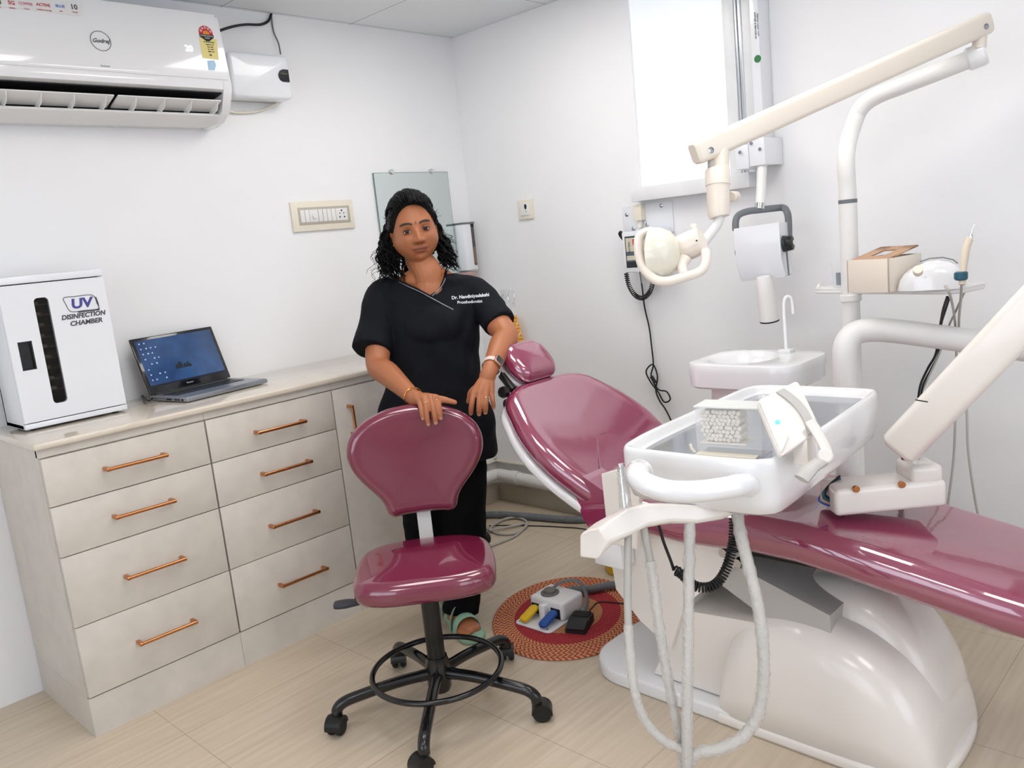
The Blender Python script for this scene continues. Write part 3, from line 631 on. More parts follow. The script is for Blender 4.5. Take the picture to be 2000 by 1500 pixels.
# hoses on the floor behind
tag(obj('suction_hose', corr(spl([WZ(925, 1008, .018), WZ(960, 1005, .018), WZ(1000, 1006, .018), WZ(1060, 1011, .018), WZ(1120, 1015, .018), WZ(1165, 1012, .02), WZ(1200, 1003, .05), WZ(1215, 1040, .1)], 8), .0165, .006), 'corr'), 'thick dark grey corrugated hose lying on the floor along the right wall', 'hose')
lp = spl([WZ(950, 1030, .006), WZ(956, 1035, .006), WZ(975, 1043, .006), WZ(1005, 1042, .007), WZ(1026, 1030, .008), WZ(1028, 1018, .009), WZ(1010, 1011, .010), WZ(985, 1014, .011), WZ(962, 1027, .013), WZ(956, 1036, .016)], 8)
lp2 = spl([WZ(1030, 1022, .006), WZ(1020, 1036, .006), WZ(1000, 1050, .006), WZ(965, 1064, .006), WZ(935, 1075, .006), WZ(900, 1085, .006)], 8)
tag(obj('grey_tube', MB().tube(lp+lp2[:1], .0058, 10).tube(lp2, .0058, 10), 'hose'), 'thin light grey tube coiled in a loop on the floor', 'hose')
tag(obj('floor_cable', MB().tube(spl([WZ(955, 1027, .003), WZ(985, 1026, .003), WZ(1040, 1027, .003), WZ(1090, 1029, .003), WZ(1145, 1034, .003), WZ(1200, 1050, .003), (-.75, -1.58, .004)], 8), .0028, 8), 'rubber'), 'thin black cable lying straight along the floor beside the looped grey tube', 'cable')

# ================================================================== OPERATOR STOOL
SB = V((-1.537, -1.253, 0)); sf = V((-.66, -.75, 0)).normalized(); sr_ = V((-sf.y, sf.x, 0))*1   # forward (to the viewer), left/right
sr_ = V((.75, -.66, 0)).normalized()
t = thing('operator_stool', 'burgundy operator stool with a black five-star base and foot ring, in front of the person', 'stool', SB)
obj('hub', MB().lathe([(.03, .06), (.036, .075), (.036, .15), (.031, .165), (.031, .168)], SB, (0, 0, 1), 32), 'satin', t)
obj('column_cover', MB().lathe([(.0265, .16), (.0265, .362), (.0235, .364), (.0235, .34)], SB, (0, 0, 1), 32), 'black', t)
obj('gas_lift', MB().lathe([(.014, .33), (.014, .40)], SB, (0, 0, 1), 24), 'chrome', t)
for i in range(5):
    a = radians(4+72*i); d = V((cos(a), sin(a), 0))
    pth = spl([SB+d*.025+V((0, 0, .115)), SB+d*.12+V((0, 0, .112)), SB+d*.23+V((0, 0, .098)), SB+d*.28+V((0, 0, .088)), SB+d*.302+V((0, 0, .072)), SB+d*.306+V((0, 0, .054))], 6)
    lg = obj('leg', MB().tube(pth, [.0175]*3+[.0165]*(len(pth)-3), 14), 'satin', t)
    # castor
    ca = a+radians((40, -30, 60, -50, 20)[i]); cw = V((-sin(ca), cos(ca), 0)); cf = V((cos(ca), sin(ca), 0)); C0 = SB+d*.306+cf*.012+V((0, 0, .0275))
    c_ = obj('castor', MB().cyl(C0-cw*.022, C0-cw*.005, .0275, 24, .005).cyl(C0+cw*.005, C0+cw*.022, .0275, 24, .005), 'rubber', t)
    hd = MB()
    hd.loft([[C0+cw*w_+cf*(cos(b_)*.030)+V((0, 0, sin(b_)*.030)) for b_ in [radians(x) for x in range(-10, 181, 19)]]+[C0+cw*w_+cf*(cos(b_)*.020)+V((0, 0, sin(b_)*.020)) for b_ in [radians(x) for x in range(180, -11, -19)]] for w_ in (-.0235, .0235)])
    obj('castor_hood', hd, 'black', c_)
    obj('stem', MB().cyl(C0-cf*.012+V((0, 0, .0)), C0-cf*.012+V((0, 0, .034)), .009, 12), 'black', c_)
rg_ = V((-1.552, -1.268, .140))
obj('foot_ring', MB().tube([rg_+V((cos(a)*.19, sin(a)*.19, 0)) for a in [2*pi*i/64 for i in range(65)]], .0085, 12, cap=False), 'satin', t)
# seat
SS = SB-sf*.022+V((0, 0, .400))
so = resample([(p[0], p[1], 0) for p in spl([(x, y, 0) for x, y in ((-.203, -.08), (-.202, .03), (-.183, .115), (-.11, .165), (0, .178), (.11, .165), (.183, .115), (.202, .03), (.203, -.08), (.186, -.155), (.11, -.19), (0, -.195), (-.11, -.19), (-.186, -.155))], 5, True)], 72)
seat = obj('seat', MB().slab([(p.x, p.y) for p in so], SS+V((0, 0, .0)), sr_, (0, 0, 1), .072, .032, .004, 0, 7, 6, lambda x, y: .004*cos(y*9)-.05*x*x), 'vinyl2', t, ang=180)
obj('seat_plate', MB().box((-.09, -.09, .384), (.09, .09, .402), .006, 2, Matrix.Translation((SB.x, SB.y, 0)) @ Matrix.Rotation(math.atan2(sf.y, sf.x), 4, 'Z')), 'black', t)
# lever
l0 = SB+sf*.03-sr_*.03+V((0, 0, .385))
lv_ = spl([l0, l0-sr_*.06+V((0, 0, -.006)), l0-sr_*.14+V((0, 0, -.010))], 6)
le = obj('height_lever', MB().tube(lv_, .004, 8), 'black', t)
lo = sym([(-.055, .006), (-.05, .019), (-.02, .023), (.01, .015), (.04, .0085), (.06, .007)], 5)
LP = l0-sr_*.185+V((0, 0, -.012))
obj('lever_paddle', MB().slab([(p.x, p.y) for p in lo], LP, sf.cross(V((0, 0, 1)))*0+sf, (0, 0, 1), .012, .004, .001, 0, 3, 3), 'lever', le)
# back post (flat steel wrapped in film)
B0 = SB-sf*.17+V((0, 0, .36)); B1 = W(836, 985, 2.72); 
bpth = spl([SB-sf*.02+V((0, 0, .36)), SB-sf*.19+V((0, 0, .357)), SB-sf*.262+V((0, 0, .368)), SB-sf*.285+V((0, 0, .42)), SB-sf*.29+V((0, 0, .5)), SB-sf*.292+V((0, 0, .62))], 6)
rings = []
for i, p in enumerate(bpth):
    T_ = (bpth[min(i+1, len(bpth)-1)]-bpth[max(0, i-1)]).normalized(); Nn = T_.cross(sr_)
    rings.append([p+sr_*(x*.022)+Nn*(y*.004) for x, y in ((-1, -1), (1, -1), (1, 1), (-1, 1))])
obj('back_post', MB().loft(rings), 'white', t)
# backrest
bo = sym([(-.150, .055), (-.155, .085), (-.142, .108), (-.105, .120), (-.075, .140), (-.030, .178), (.02, .207), (.07, .215), (.12, .198), (.16, .155), (.188, .09), (.198, .03)], 6)
bo = [(p.x, p.y) for p in resample(bo, 96)]
BC = SB-sf*.262+V((0, 0, .676)); tl = V((0, 0, 1))+sf*-.06
nb = (sf+V((0, 0, .06))).normalized()
# slab's second axis is N x U
Ub = -sr_ if nb.cross(sr_).z < 0 else sr_
obj('backrest', MB().slab(bo, BC-nb*.028, Ub, nb, .062, .028, -.006, .0, 7, 8, lambda x, y: .25*x*x-.02), 'vinyl2', t, ang=180)

# ================================================================== DENTAL CHAIR
CX = -.935
t = thing('dental_chair', 'reclined burgundy dental chair with a white moulded base, right of the person', 'dental chair', (-.93, -2.0, 0))
# base plate and cover
bo_ = [(p[0], p[1]) for p in rrect(.43, .95, .14, 10)]
obj('base_plate', MB().slab(bo_, (-.94, -1.955, 0), (1, 0, 0), (0, 0, 1), .045, .009, .002), 'gloss_white', t)
def hump(ys, x0, x1, e1, e2, n=28):
    rings = []
    for y, h_, s_ in ys:
        xc, hw_ = (x0+x1)/2, (x1-x0)/2*s_; r_ = []
        for q in range(n+1):
            a = pi*q/n; ca, sa = cos(a), sin(a)
            r_.append((xc+(abs(ca)**e1)*(1 if ca > 0 else -1)*hw_, y, .002+(max(0, sa)**e2)*h_))
        rings.append(r_)
    return MB().loft(rings, True, True, True)
def dens(ys, k_=5):
    P = spl([V(p) for p in ys], k_); return [(p.x, max(.004, p.y), max(.02, p.z)) for p in P]
cov = hump(dens([(-1.962, .16, .96), (-1.972, .215, .975), (-1.99, .262, .985), (-2.03, .305, 1), (-2.09, .328, 1), (-2.17, .335, 1), (-2.25, .328, 1), (-2.33, .305, .995), (-2.40, .262, .97), (-2.45, .205, .92), (-2.485, .13, .84), (-2.502, .06, .74), (-2.508, .02, .6)]), -1.158, -.735, .50, .52)
obj('base_cover', cov, 'warm', t, ang=180)
obj('cover_ridge', hump(dens([(-1.97, .20, .9), (-2.0, .29, 1), (-2.06, .355, 1), (-2.15, .395, 1), (-2.24, .405, 1), (-2.32, .385, 1), (-2.39, .335, 1), (-2.44, .27, .95), (-2.475, .18, .85), (-2.49, .08, .6)]), -1.035, -.75, .6, .5), 'warm', t, ang=180)
obj('cover_flange', MB().slab([(p.x, p.y) for p in resample(spl([(a, b_, 0) for a, b_ in ((-1.161, -1.985), (-1.161, -1.962), (-1.159, -1.958), (-1.13, -1.958), (-.95, -1.958), (-.75, -1.958), (-.728, -1.959), (-.725, -1.985), (-.718, -2.2), (-.722, -2.38), (-.755, -2.47), (-.83, -2.512), (-.95, -2.522), (-1.06, -2.512), (-1.130, -2.47), (-1.160, -2.38), (-1.162, -2.2))], 5, True), 80)], (0, 0, .001), (1, 0, 0), (0, 0, 1), .034, .012, .0), 'warm', t)
# front lip where the cover meets the plate
# lift arms and side panels
def plate(pts, x, th, m_, name, bev=0):
    return obj(name, MB().loft([[(x, y, z) for y, z in pts], [(x+th, y, z) for y, z in pts]]), m_, t)
plate([(-1.60, .50), (-1.98, .515), (-2.0, .44), (-1.88, .33), (-1.84, .27), (-1.80, .16), (-1.70, .22), (-1.62, .30)], CX-.19, .38, 'warm', 'pedestal_housing')
plate([(-1.86, .42), (-1.90, .47), (-2.25, .36), (-2.25, .22)], CX-.15, .30, 'lgrey', 'lift_arm')
plate([(-1.72, .05), (-1.84, .28), (-2.06, .30), (-2.10, .05)], CX-.17, .34, 'warm', 'lower_arm')
for y, z in ((-1.99, .49), (-2.03, .47)): obj('bolt', MB().cyl((CX-.20, y, z), (CX-.15, y, z), .012, 12), 'steel', t)
obj('underframe', MB().box((CX-.16, -2.55, .48), (CX+.16, -1.7, .515), .006), 'dark', t)
obj('side_box', MB().box((CX-.255, -1.70, .40), (CX-.19, -1.60, .475), .006), 'gloss_white', t)
# seat + leg cushion, one moulded piece
def rr2(w_, h_, r_): return rrect(w_, h_, r_, 6)
sec_ = []
for y, zt, w_, th in ((-1.555, .585, .34, .05), (-1.57, .60, .38, .085), (-1.60, .615, .42, .10), (-1.66, .615, .455, .105), (-1.76, .605, .48, .10), (-1.88, .600, .49, .10), (-1.98, .605, .485, .10), (-2.08, .612, .475, .10), (-2.2, .605, .46, .10), (-2.35, .583, .45, .10), (-2.5, .557, .44, .10), (-2.62, .535, .43, .10), (-2.70, .520, .415, .095), (-2.745, .510, .385, .085), (-2.765, .500, .33, .06), (-2.772, .49, .27, .03)):
    sec_.append([(CX+.0+px_, y, zt-th/2+pz_) for px_, pz_ in rr2(w_, th, min(.045, th*.46))])
obj('seat_cushion', MB().loft(sec_), 'vinyl', t, ang=180)
sg = MB()
# backrest
ba = radians(37); be = V((0, cos(ba), sin(ba))); bn = V((0, -sin(ba), cos(ba))); BO = V((CX, -1.60, .62))
oo = sym([(-.045, .19), (-.03, .235), (.04, .262), (.12, .280), (.20, .282), (.28, .265), (.35, .235), (.42, .195), (.455, .13), (.463, .06)], 6)
oo = [(p.x, p.y) for p in resample(oo, 110)]
def bwarp(x, y): return .22*x*x+.05*max(0, -y+.02)
Ubk = V((1, 0, 0)) if bn.cross(V((1, 0, 0))).dot(be) > 0 else V((-1, 0, 0))
obj('backrest_cushion', MB().slab(oo, BO-bn*.075, Ubk, bn, .075, .036, -.004, 0, 7, 8, bwarp), 'vinyl', t, ang=180)
o2 = [(x*.99, y*.99+.002) for x, y in oo]
obj('backrest_shell', MB().slab(o2, BO-bn*.108, Ubk, bn, .032, .012, 0, 0, 4, 4, bwarp), 'gloss_white', t)
obj('back_bracket', MB().box((CX-.10, -1.68, .44), (CX+.10, -1.56, .53), .01), 'white', t)
lum = sym([(-.03, .10), (-.02, .15), (.02, .19), (.055, .20), (.075, .15), (.08, .06)], 5)
obj('lumbar_cushion', MB().slab([(p.x, p.y) for p in lum], V((CX, -1.625, .575)), Ubk, (bn+V((0, -.5, .2))).normalized(), .06, .025, .004, 0, 5, 5), 'vinyl', t, ang=180)
obj('side_flap', MB().loft([[(x, y, z) for y, z in ((-1.575, .66), (-1.545, .60), (-1.56, .535), (-1.60, .48), (-1.68, .47), (-1.70, .56), (-1.66, .62))] for x in (CX-.245, CX-.15)]), 'vinyl', t)
# headrest
ha = radians(47); he = V((0, cos(ha), sin(ha))); hn = V((0, -sin(ha), cos(ha)))
HO = BO+be*.525+bn*.012+V((-.008, 0, 0))
ho = sym([(-.075, .03), (-.072, .065), (-.045, .088), (0, .096), (.045, .088), (.072, .062), (.077, .025)], 6)
ho = [(p.x, p.y) for p in resample(ho, 72)]
obj('headrest', MB().slab(ho, HO-hn*.035, Ubk, hn, .068, .034, .006, 0, 7, 6), 'vinyl', t, ang=180)
obj('headrest_shell', MB().slab([(x*.97, y*.97) for x, y in ho], HO-hn*.047, Ubk, hn, .012, .005, 0, 0, 3, 3), 'gloss_white', t)
obj('headrest_bracket', MB().box((-.012, -.16, -.03), (.012, .03, -.0), .004, 2, Matrix(((1, 0, 0, HO.x-.055), (0, he.y, hn.y, HO.y-hn.y*.05), (0, he.z, hn.z, HO.z-hn.z*.05), (0, 0, 0, 1)))).cyl(HO-he*.09-hn*.085+V((-.105, 0, 0)), HO-he*.09-hn*.085+V((.02, 0, 0)), .017, 18, .003), 'black', t)
obj('headrest_knob', MB().lathe([(.017, 0), (.02, .006), (.02, .018), (.012, .022)], HO-he*.09-hn*.085+V((-.105, 0, 0)), (-1, 0, 0), 10), 'black', t)
obj('headrest_lever', MB().tube([W(980, 733, 2.72), W(1003, 762, 2.69)], .013, 14), 'black', t)
obj('headrest_knob', MB().lathe([(.010, -.012), (.018, -.010), (.020, 0), (.018, .010), (.010, .012)], W(984, 766, 2.66), (-1, 0, .2), 8), 'black', t)
obj('seat_rear_roll', MB().box((-1.135, -1.70, .60), (-.74, -1.645, .672), .024, 4), 'vinyl', t)
# armrest panel beside the backrest joint
obj('armrest', MB().slab([(-.045, -.155), (.05, -.155), (.075, .02), (.062, .085), (-.05, .045)], (CX-.275, -1.735, .65), (0, -1, 0), (-1, 0, 0), .022, .004, .001), 'warm', t)

# ================================================================== CUSPIDOR (spittoon) UNIT
t = thing('cuspidor_unit', 'white spittoon basin unit with a curved water spout, beyond the dental chair', 'spittoon', (-.55, -1.82, 0))
obj('column', MB().slab(rrect(.22, .25, .05), (-.535, -1.80, .0), (1, 0, 0), (0, 0, 1), .83, .01), 'warm', t)
kx, ky = -.545, -1.805
bo3 = resample([(p[0], p[1], 0) for p in rrect(.31, .37, .07, 8)], 80)
ob = [(p.x, p.y) for p in bo3]
rings = [[(kx+x*.94, ky+y*.94, .825) for x, y in ob], [(kx+x*.985, ky+y*.985, .832) for x, y in ob], [(kx+x, ky+y, .88) for x, y in ob], [(kx+x, ky+y, .897) for x, y in ob], [(kx+x*.985, ky+y*.985, .903) for x, y in ob], [(kx+x*.95, ky+y*.95, .905) for x, y in ob]]
# bowl opening toward the left (y+) half
def bowl(s_, z):
    o = []
    for i in range(80):
        v_ = V(ob[i]); a = math.atan2(v_.y/.37, v_.x/.31); o.append((kx+.112*s_*cos(a), ky+.045+.105*s_*sin(a), z))
    return o
rings += [bowl(1.08, .904), bowl(1.0, .900), bowl(.93, .885), bowl(.75, .86), bowl(.4, .845), bowl(.12, .842)]
obj('basin', MB().loft(rings, True, True), 'gloss_white', t)
P0 = WZ(1536, 688, .905)
obj('spout_block', MB().box(P0+V((-.022, -.022, -.006)), P0+V((.02, .02, .012)), .004), 'gloss_white', t)
t0 = depth_t = (P0-CAM).dot(_F)
pth = [P0+V((0, 0, .01)), W(1533, 640, t0), W(1531, 600, t0), W(1533, 584, t0), W(1538, 579, t0), W(1545, 583, t0), W(1548, 597, t0), W(1549, 613, t0)]
obj('spout', MB().tube(spl(pth, 6), .0055, 12), 'gloss_white', t)

# ================================================================== OPERATING LIGHT (pole, arm, head)
t = thing('operating_light', 'cream dental operating lamp on a long jointed arm and tall white pole', 'dental lamp', (-.45, -2.07, 0))
tp = 2.47
pb = W(1662, 600, tp); px0, py0 = pb.x, pb.y
ptop = W(1662, 290, tp)
e1 = W(1903, 112, 2.27)
pole = [V((px0, py0, 0)), V((px0, py0, .6)), V((px0, py0, 1.0)), V((px0, py0, 1.25))]
bend = spl([V((px0, py0, 1.40)), V((px0, py0, 1.50)), W(1668, 240, tp-.01), W(1684, 208, tp-.02), W(1715, 186, tp-.05), W(1760, 168, tp-.09), W(1830, 141, tp-.15), e1], 8)
obj('pole', MB().tube(pole[:4]+[V((px0, py0, 1.36))], .0255, 24).tube([V((px0, py0, 1.365))]+bend, .0245, 24), 'white', t)
obj('pole_joint', MB().cyl((px0, py0, 1.357), (px0, py0, 1.368), .0262, 24), 'grey', t)
dd_ = (e1-bend[-5]).normalized()
obj('pole_end', MB().cyl(e1-dd_*.02, e1+dd_*.03, .032, 24, .006), 'gloss_white', t)
A1 = W(1912, 52, 2.24); A0 = W(1378, 291, 2.08)
ad_ = (A0-A1).normalized(); au = (V((0, 0, 1))-ad_*ad_.z).normalized(); an = ad_.cross(au)
def barbox(P, Q, w_, h_, r_, up, e=.012):
    d = (Q-P).normalized(); u = (up-d*d.dot(up)).normalized(); n = d.cross(u); R = []
    L = (Q-P).length
    for s_, sc in ((0, .80), (e*.35, .93), (e, 1), (L-e, 1), (L-e*.35, .93), (L, .80)):
        R.append([P+d*s_+n*(x*sc)+u*(y*sc) for x, y in rrect(w_, h_, r_, 5)])
    return MB().loft(R)
arm = obj('spring_arm', barbox(A1-ad_*.03, A0+ad_*.035, .045, .058, .012, V((0, 0, 1))), 'cream', t)
for P_, s_ in ((A1, 1), (A0, 1)):
    q = P_-au*.006+(-an if (-an).dot(CAM-P_) > 0 else an)*.0225
    nn = (CAM-P_); nn = (-an if (-an).dot(nn) > 0 else an)
    obj('arm_bolt', MB().lathe([(.008, 0), (.008, .002), (.004, .003), (.004, .0015)], q, nn, 16), 'steel', arm)
obj('pivot_block', MB().cyl(W(1912, 95, 2.25), W(1914, 70, 2.245), .018, 18), 'cream', t)
# lower swivel
tj = 2.09
obj('swivel_bracket', MB().tube([W(1408, 285, tj), W(1406, 340, tj)], .022, 18), 'cream', t)
obj('swivel_pin', MB().tube([W(1390, 300, tj), W(1390, 335, tj)], .010, 12), 'lgrey', t)
obj('swivel_sleeve', MB().tube([W(1400, 328, tj), W(1401, 334, tj), W(1402, 362, tj)], [.028, .031, .031], 28).tube([W(1402, 362, tj), W(1404, 418, tj), W(1405, 424, tj)], [.0285, .028, .025], 28), 'cream', t)
obj('adjust_knob', MB().cyl(W(1428, 384, tj+.02), W(1437, 384, tj+.05), .014, 16, .003), 'cream', t)
obj('yoke_arm', MB().tube(spl([W(1406, 424, tj), W(1400, 440, tj), W(1385, 460, tj), W(1370, 480, tj)], 5), .0125, 16), 'white', t)
obj('tilt_motor', MB().cyl(W(1328, 488, 2.02), W(1372, 468, 1.99), .034, 30, .005), 'cream', t)
mt0 = W(1372, 468, 1.987); 
obj('motor_screws', MB().cyl(W(1360, 470, 1.955), W(1361, 470, 1.952), .002, 8), 'dark', t)
obj('knob', MB().ball(W(1355, 444, 2.0), .009), 'cream', t)
# reflector head: a shallow dish whose rim faces left-down, plus the loop handle
HC = W(1285, 497, 2.0)
hx = (W(1262, 497, 2.0)-W(1310, 493, 1.97)).normalized()       # the direction the dish faces (to the left)
prof_ = [(r_*.86, h_*.95) for r_, h_ in [(.012, -.055), (.04, -.05), (.062, -.035), (.075, -.01), (.078, .012), (.074, .014), (.070, .002), (.055, -.02), (.02, -.035), (.004, -.036)]]
hu = (V((0, 0, 1))-hx*hx.z).normalized(); hv = hx.cross(hu)
dish = MB().loft([[HC+hx*h_+(hv*cos(2*pi*j/40)*.92+hu*sin(2*pi*j/40)*.98)*r_ for j in range(40)] for r_, h_ in prof_])
obj('reflector', dish, mat('translucent_yellowed_plastic', 'e6e2d3', .2, coat=.5, noise=.05, nscale=8), t)
rimp = [W(u, v, tt) for u, v, tt in ((1290, 452, 2.01), (1262, 454, 2.01), (1249, 464, 2.0), (1247, 482, 1.99), (1250, 505, 1.98), (1260, 528, 1.97), (1278, 545, 1.96), (1300, 550, 1.95), (1330, 543, 1.95), (1362, 533, 1.95), (1375, 522, 1.955), (1379, 505, 1.96), (1378, 490, 1.97))]
rp_ = spl(rimp, 7)
obj('loop_handle', MB().tube(rp_, [.006]*4+[.0115]*(len(rp_)-4), 16), 'cream', t)
obj('clear_shield', MB().slab(rrect(.10, .13, .02), W(1262, 498, 2.0)+hx*.004, hv, hx, .0025, .001), 'clear', t)
obj('handle_strut', MB().tube(spl([W(1338, 505, 1.99), W(1332, 520, 1.98), W(1335, 538, 1.955)], 5), [.016, .015, .014, .013, .012, .012, .012, .012, .012, .011, .011], 14), 'cream', t)

# ---- instrument shelf on the pole
SA = WZ(1612, 553, 1.105); SBp = WZ(1885, 566, 1.105)
sA = V((-.37, -1.965, 1.10)); sB = V((-.50, -2.425, 1.10)); sd = (sB-sA).normalized(); sn_ = V((-sd.y, sd.x, 0)); sn_ = sn_ if sn_.x > 0 else -sn_
t = thing('side_shelf', 'narrow white shelf clamped to the tall pole, holding the cream tissue box', 'shelf', (px0, py0, 1.1))
sm_ = (sA+sB)/2
sh_o = rrect((sB-sA).length, .17, .05, 8)
shO = V((sm_.x, sm_.y, 1.092))
obj('shelf_board', MB().slab(sh_o, shO, sd, (0, 0, 1), .014, .006), 'white', t)
obj('shelf_rim', MB().loft([[shO+sd*(x*k_)+V((0, 0, 1)).cross(sd)*(y*k_)+V((0, 0, z)) for x, y in sh_o] for k_, z in ((.995, .012), (1.0, .0155), (.99, .0155), (.985, .0135))], False, False), 'white', t)
kn = sA-sd*.0+V((0, 0, -.008)); 
obj('clamp_knob', MB().lathe([(.008, 0), (.008, .014), (.016, .016), (.018, .024), (.014, .028)], sA+V((0, 0, -.0)), -sd, 5), 'white', t)
obj('clamp', MB().cyl((px0, py0, 1.07), (px0, py0, 1.092), .031, 24, .003), 'white', t)
# tissue box
def frame2(P, Q, z):     # matrix with x along P->Q, z up
    d = V((Q.x-P.x, Q.y-P.y, 0)).normalized(); n = V((-d.y, d.x, 0)); return Matrix(((d.x, n.x, 0, P.x), (d.y, n.y, 0, P.y), (0, 0, 1, z), (0, 0, 0, 1)))
tz = 1.1065
pa = W(1655, 552, 2.36); pb_ = W(1737, 562, 2.26); pc = W(1808, 545, 2.36)
TM_ = frame2(V((pa.x, pa.y, 0)), V((pb_.x, pb_.y, 0)), tz)
tw = .125; td = .165
t2 = thing('tissue_box', 'cream rectangular tissue box with a pale wooden lid on the shelf', 'tissue box', TM_ @ V((tw/2, td/2, 0)))
sgn = 1 if (TM_ @ V((0, 1, 0))-TM_ @ V((0, 0, 0))).x > 0 else -1
def bb(x0, y0, z0, x1, y1, z1, bev=.002, m_=None):
    ya, yb = sorted((sgn*y0, sgn*y1)); return (m_ or MB()).box((x0, ya, z0), (x1, yb, z1), bev, 2, TM_)
m_ = bb(0, 0, 0, tw, td, .004); bb(0, 0, 0, .004, td, .092, .001, m_); bb(tw-.004, 0, 0, tw, td, .092, .001, m_); bb(0, 0, 0, tw, .004, .092, .001, m_); bb(0, td-.004, 0, tw, td, .092, .001, m_)
obj('box', m_, mat('ivory_box', 'e8ddce', .4), t2)
LMx = TM_ @ Matrix.Translation((0, 0, .086)) @ Matrix.Rotation(radians(9)*sgn, 4, 'X')
lm = MB()
for a, b_, c_, d_ in ((.006, .03, .042, td-.0), (tw-.042, .03, tw-.006, td-.0), (.006, .006, tw-.006, .05), (.006, td-.045, tw-.006, td+.0)):
    y0_, y1_ = sorted((sgn*b_, sgn*d_)); lm.box((a, y0_, 0), (c_, y1_, .004), 0, 1, LMx)
obj('lid', lm, 'wood', t2)
# tumbler
c = W(1638, 552, 2.42); c.z = 1.1065
tag(obj('tumbler', MB().lathe([(.018, 0), (.021, .06), (.0225, .075), (.021, .075), (.0195, .06), (.016, .003), (.001, .002)], (sA.x-.01+sd.x*.055, sA.y+sd.y*.055, 1.1065), (0, 0, 1), 24), 'clear'), 'small clear plastic tumbler left of the tissue box on the shelf', 'cup')
tag(obj('burs', MB().cyl((sA.x-.01+sd.x*.055, sA.y+sd.y*.055, 1.112), (sA.x-.012+sd.x*.058, sA.y+sd.y*.056, 1.150), .009, 10), 'teal'), 'teal-blue bundle standing inside the clear tumbler', 'tool')
# ultrasonic scaler
sc0 = W(1752, 566, 2.24); sc1 = W(1885, 566, 2.17); SMx = frame2(V((sc0.x, sc0.y, 0)), V((sc1.x, sc1.y, 0)), 1.1065)
Ls = (V((sc1.x, sc1.y, 0))-V((sc0.x, sc0.y, 0))).length
t3 = thing('ultrasonic_scaler', 'white rounded scaler unit with a dial and a teal clip, on the shelf', 'dental device', SMx @ V((Ls/2, .06, 0)))
sg2 = 1 if (SMx @ V((0, 1, 0))-SMx @ V((0, 0, 0))).x > 0 else -1
rings = []
for g, hh, wd_ in ((0, .006, .05), (.04, .03, .075), (.12, .047, .095), (.28, .063, .112), (.45, .074, .12), (.62, .076, .12), (.78, .070, .118), (.90, .060, .11), (.97, .045, .10), (1, .03, .085)):
    rg2 = []
    for j in range(24):
        a = 2*pi*j/24; ca, sa = cos(a), sin(a); y = (abs(ca)**.55)*(1 if ca > 0 else -1)*wd_/2; z = (abs(sa)**.6)*hh if sa > 0 else -0.0
        rg2.append(SMx @ V((g*Ls, sg2*(.062+y), max(0, z)+.001)))
    rings.append(rg2)
obj('body', MB().loft(rings), 'gloss_white', t3, ang=75)
dk = W(1793, 529, 2.155); dn = (CAM-dk).normalized(); dn = (dn+V((0, 0, .5))).normalized()
obj('dial', MB().lathe([(.0125, -.01), (.0125, .004), (.011, .007), (.003, .0075)], dk+dn*.002, dn, 24), 'creamp', t3)
obj('top_trim', MB().tube([SMx @ V((g*Ls, sg2*.10, z)) for g, z in ((.35, .072), (.5, .079), (.7, .079), (.85, .071), (.92, .06))], .0015, 8), 'grey', t3)
obj('indicator_light', MB().ball(W(1827, 522, 2.145), .0012), mat('green_light', '60e0a0', .3, emit='60f0a0', es=1), t3)
cl0 = W(1877, 538, 2.12)
clip = obj('clip', MB().cyl(cl0+V((0, 0, -.012)), cl0+V((0, 0, .010)), .0155, 20, .003).box(cl0+V((0, -.012, -.01)), cl0+V((.02, .018, .008)), .003), 'teal', t3)
hpth = [W(1879, 556, 2.12), W(1881, 530, 2.12), W(1886, 490, 2.12), W(1892, 470, 2.12), W(1894, 466, 2.12)]
obj('handpiece', MB().tube(spl(hpth, 5), [.0085]*8+[.0095]*6+[.0095, .0095, .010, .010, .009, .0075, .006][:7], 16), mat('beige_grip', 'd9cbb8', .4), t3)
obj('scaler_tip', MB().tube(spl([W(1895, 466, 2.12), W(1898, 455, 2.12), W(1900, 446, 2.12), W(1904, 439, 2.12)], 5), [.005]*4+[.0022]*6+[.0012]*6, 10), 'chrome', t3)
obj('handpiece_cord', MB().tube(spl([W(1878, 556, 2.12), W(1876, 590, 2.2), W(1873, 640, 2.42), W(1880, 720, 2.45), W(1888, 800, 2.4), W(1891, 880, 2.4), W(1905, 980, 2.42), W(1925, 1080, 2.45), W(1930, 1200, 2.5)], 8), .0035, 10), 'hose', t3)
obj('power_cord', MB().tube(spl([W(1846, 558, 2.13), W(1855, 575, 2.13), W(1862, 605, 2.28), W(1866, 640, 2.43), W(1868, 700, 2.45), W(1866, 800, 2.42), W(1862, 900, 2.45), W(1846, 1030, 2.5), W(1840, 1150, 2.5)], 8), .0035, 10), 'hose', t3)
obj('water_tube', MB().tube(spl([W(1883, 572, 2.2), W(1868, 605, 2.3), W(1852, 640, 2.44), W(1835, 690, 2.46), W(1812, 740, 2.45), W(1800, 765, 2.5)], 8), .003, 8), 'hose', t3)
for dx, r_ in ((0, .0035), (5, .003)):
    obj('black_cord', MB().tube(spl([W(1850+dx, 580, 2.25), W(1842+dx, 605, 2.33), W(1836+dx*.3, 638, 2.45), W(1828+dx, 690, 2.47), W(1812+dx*1.4, 720, 2.47), W(1797+dx, 755, 2.45), W(1792+dx, 800, 2.5)], 8), r_, 8), 'rubber', t3)

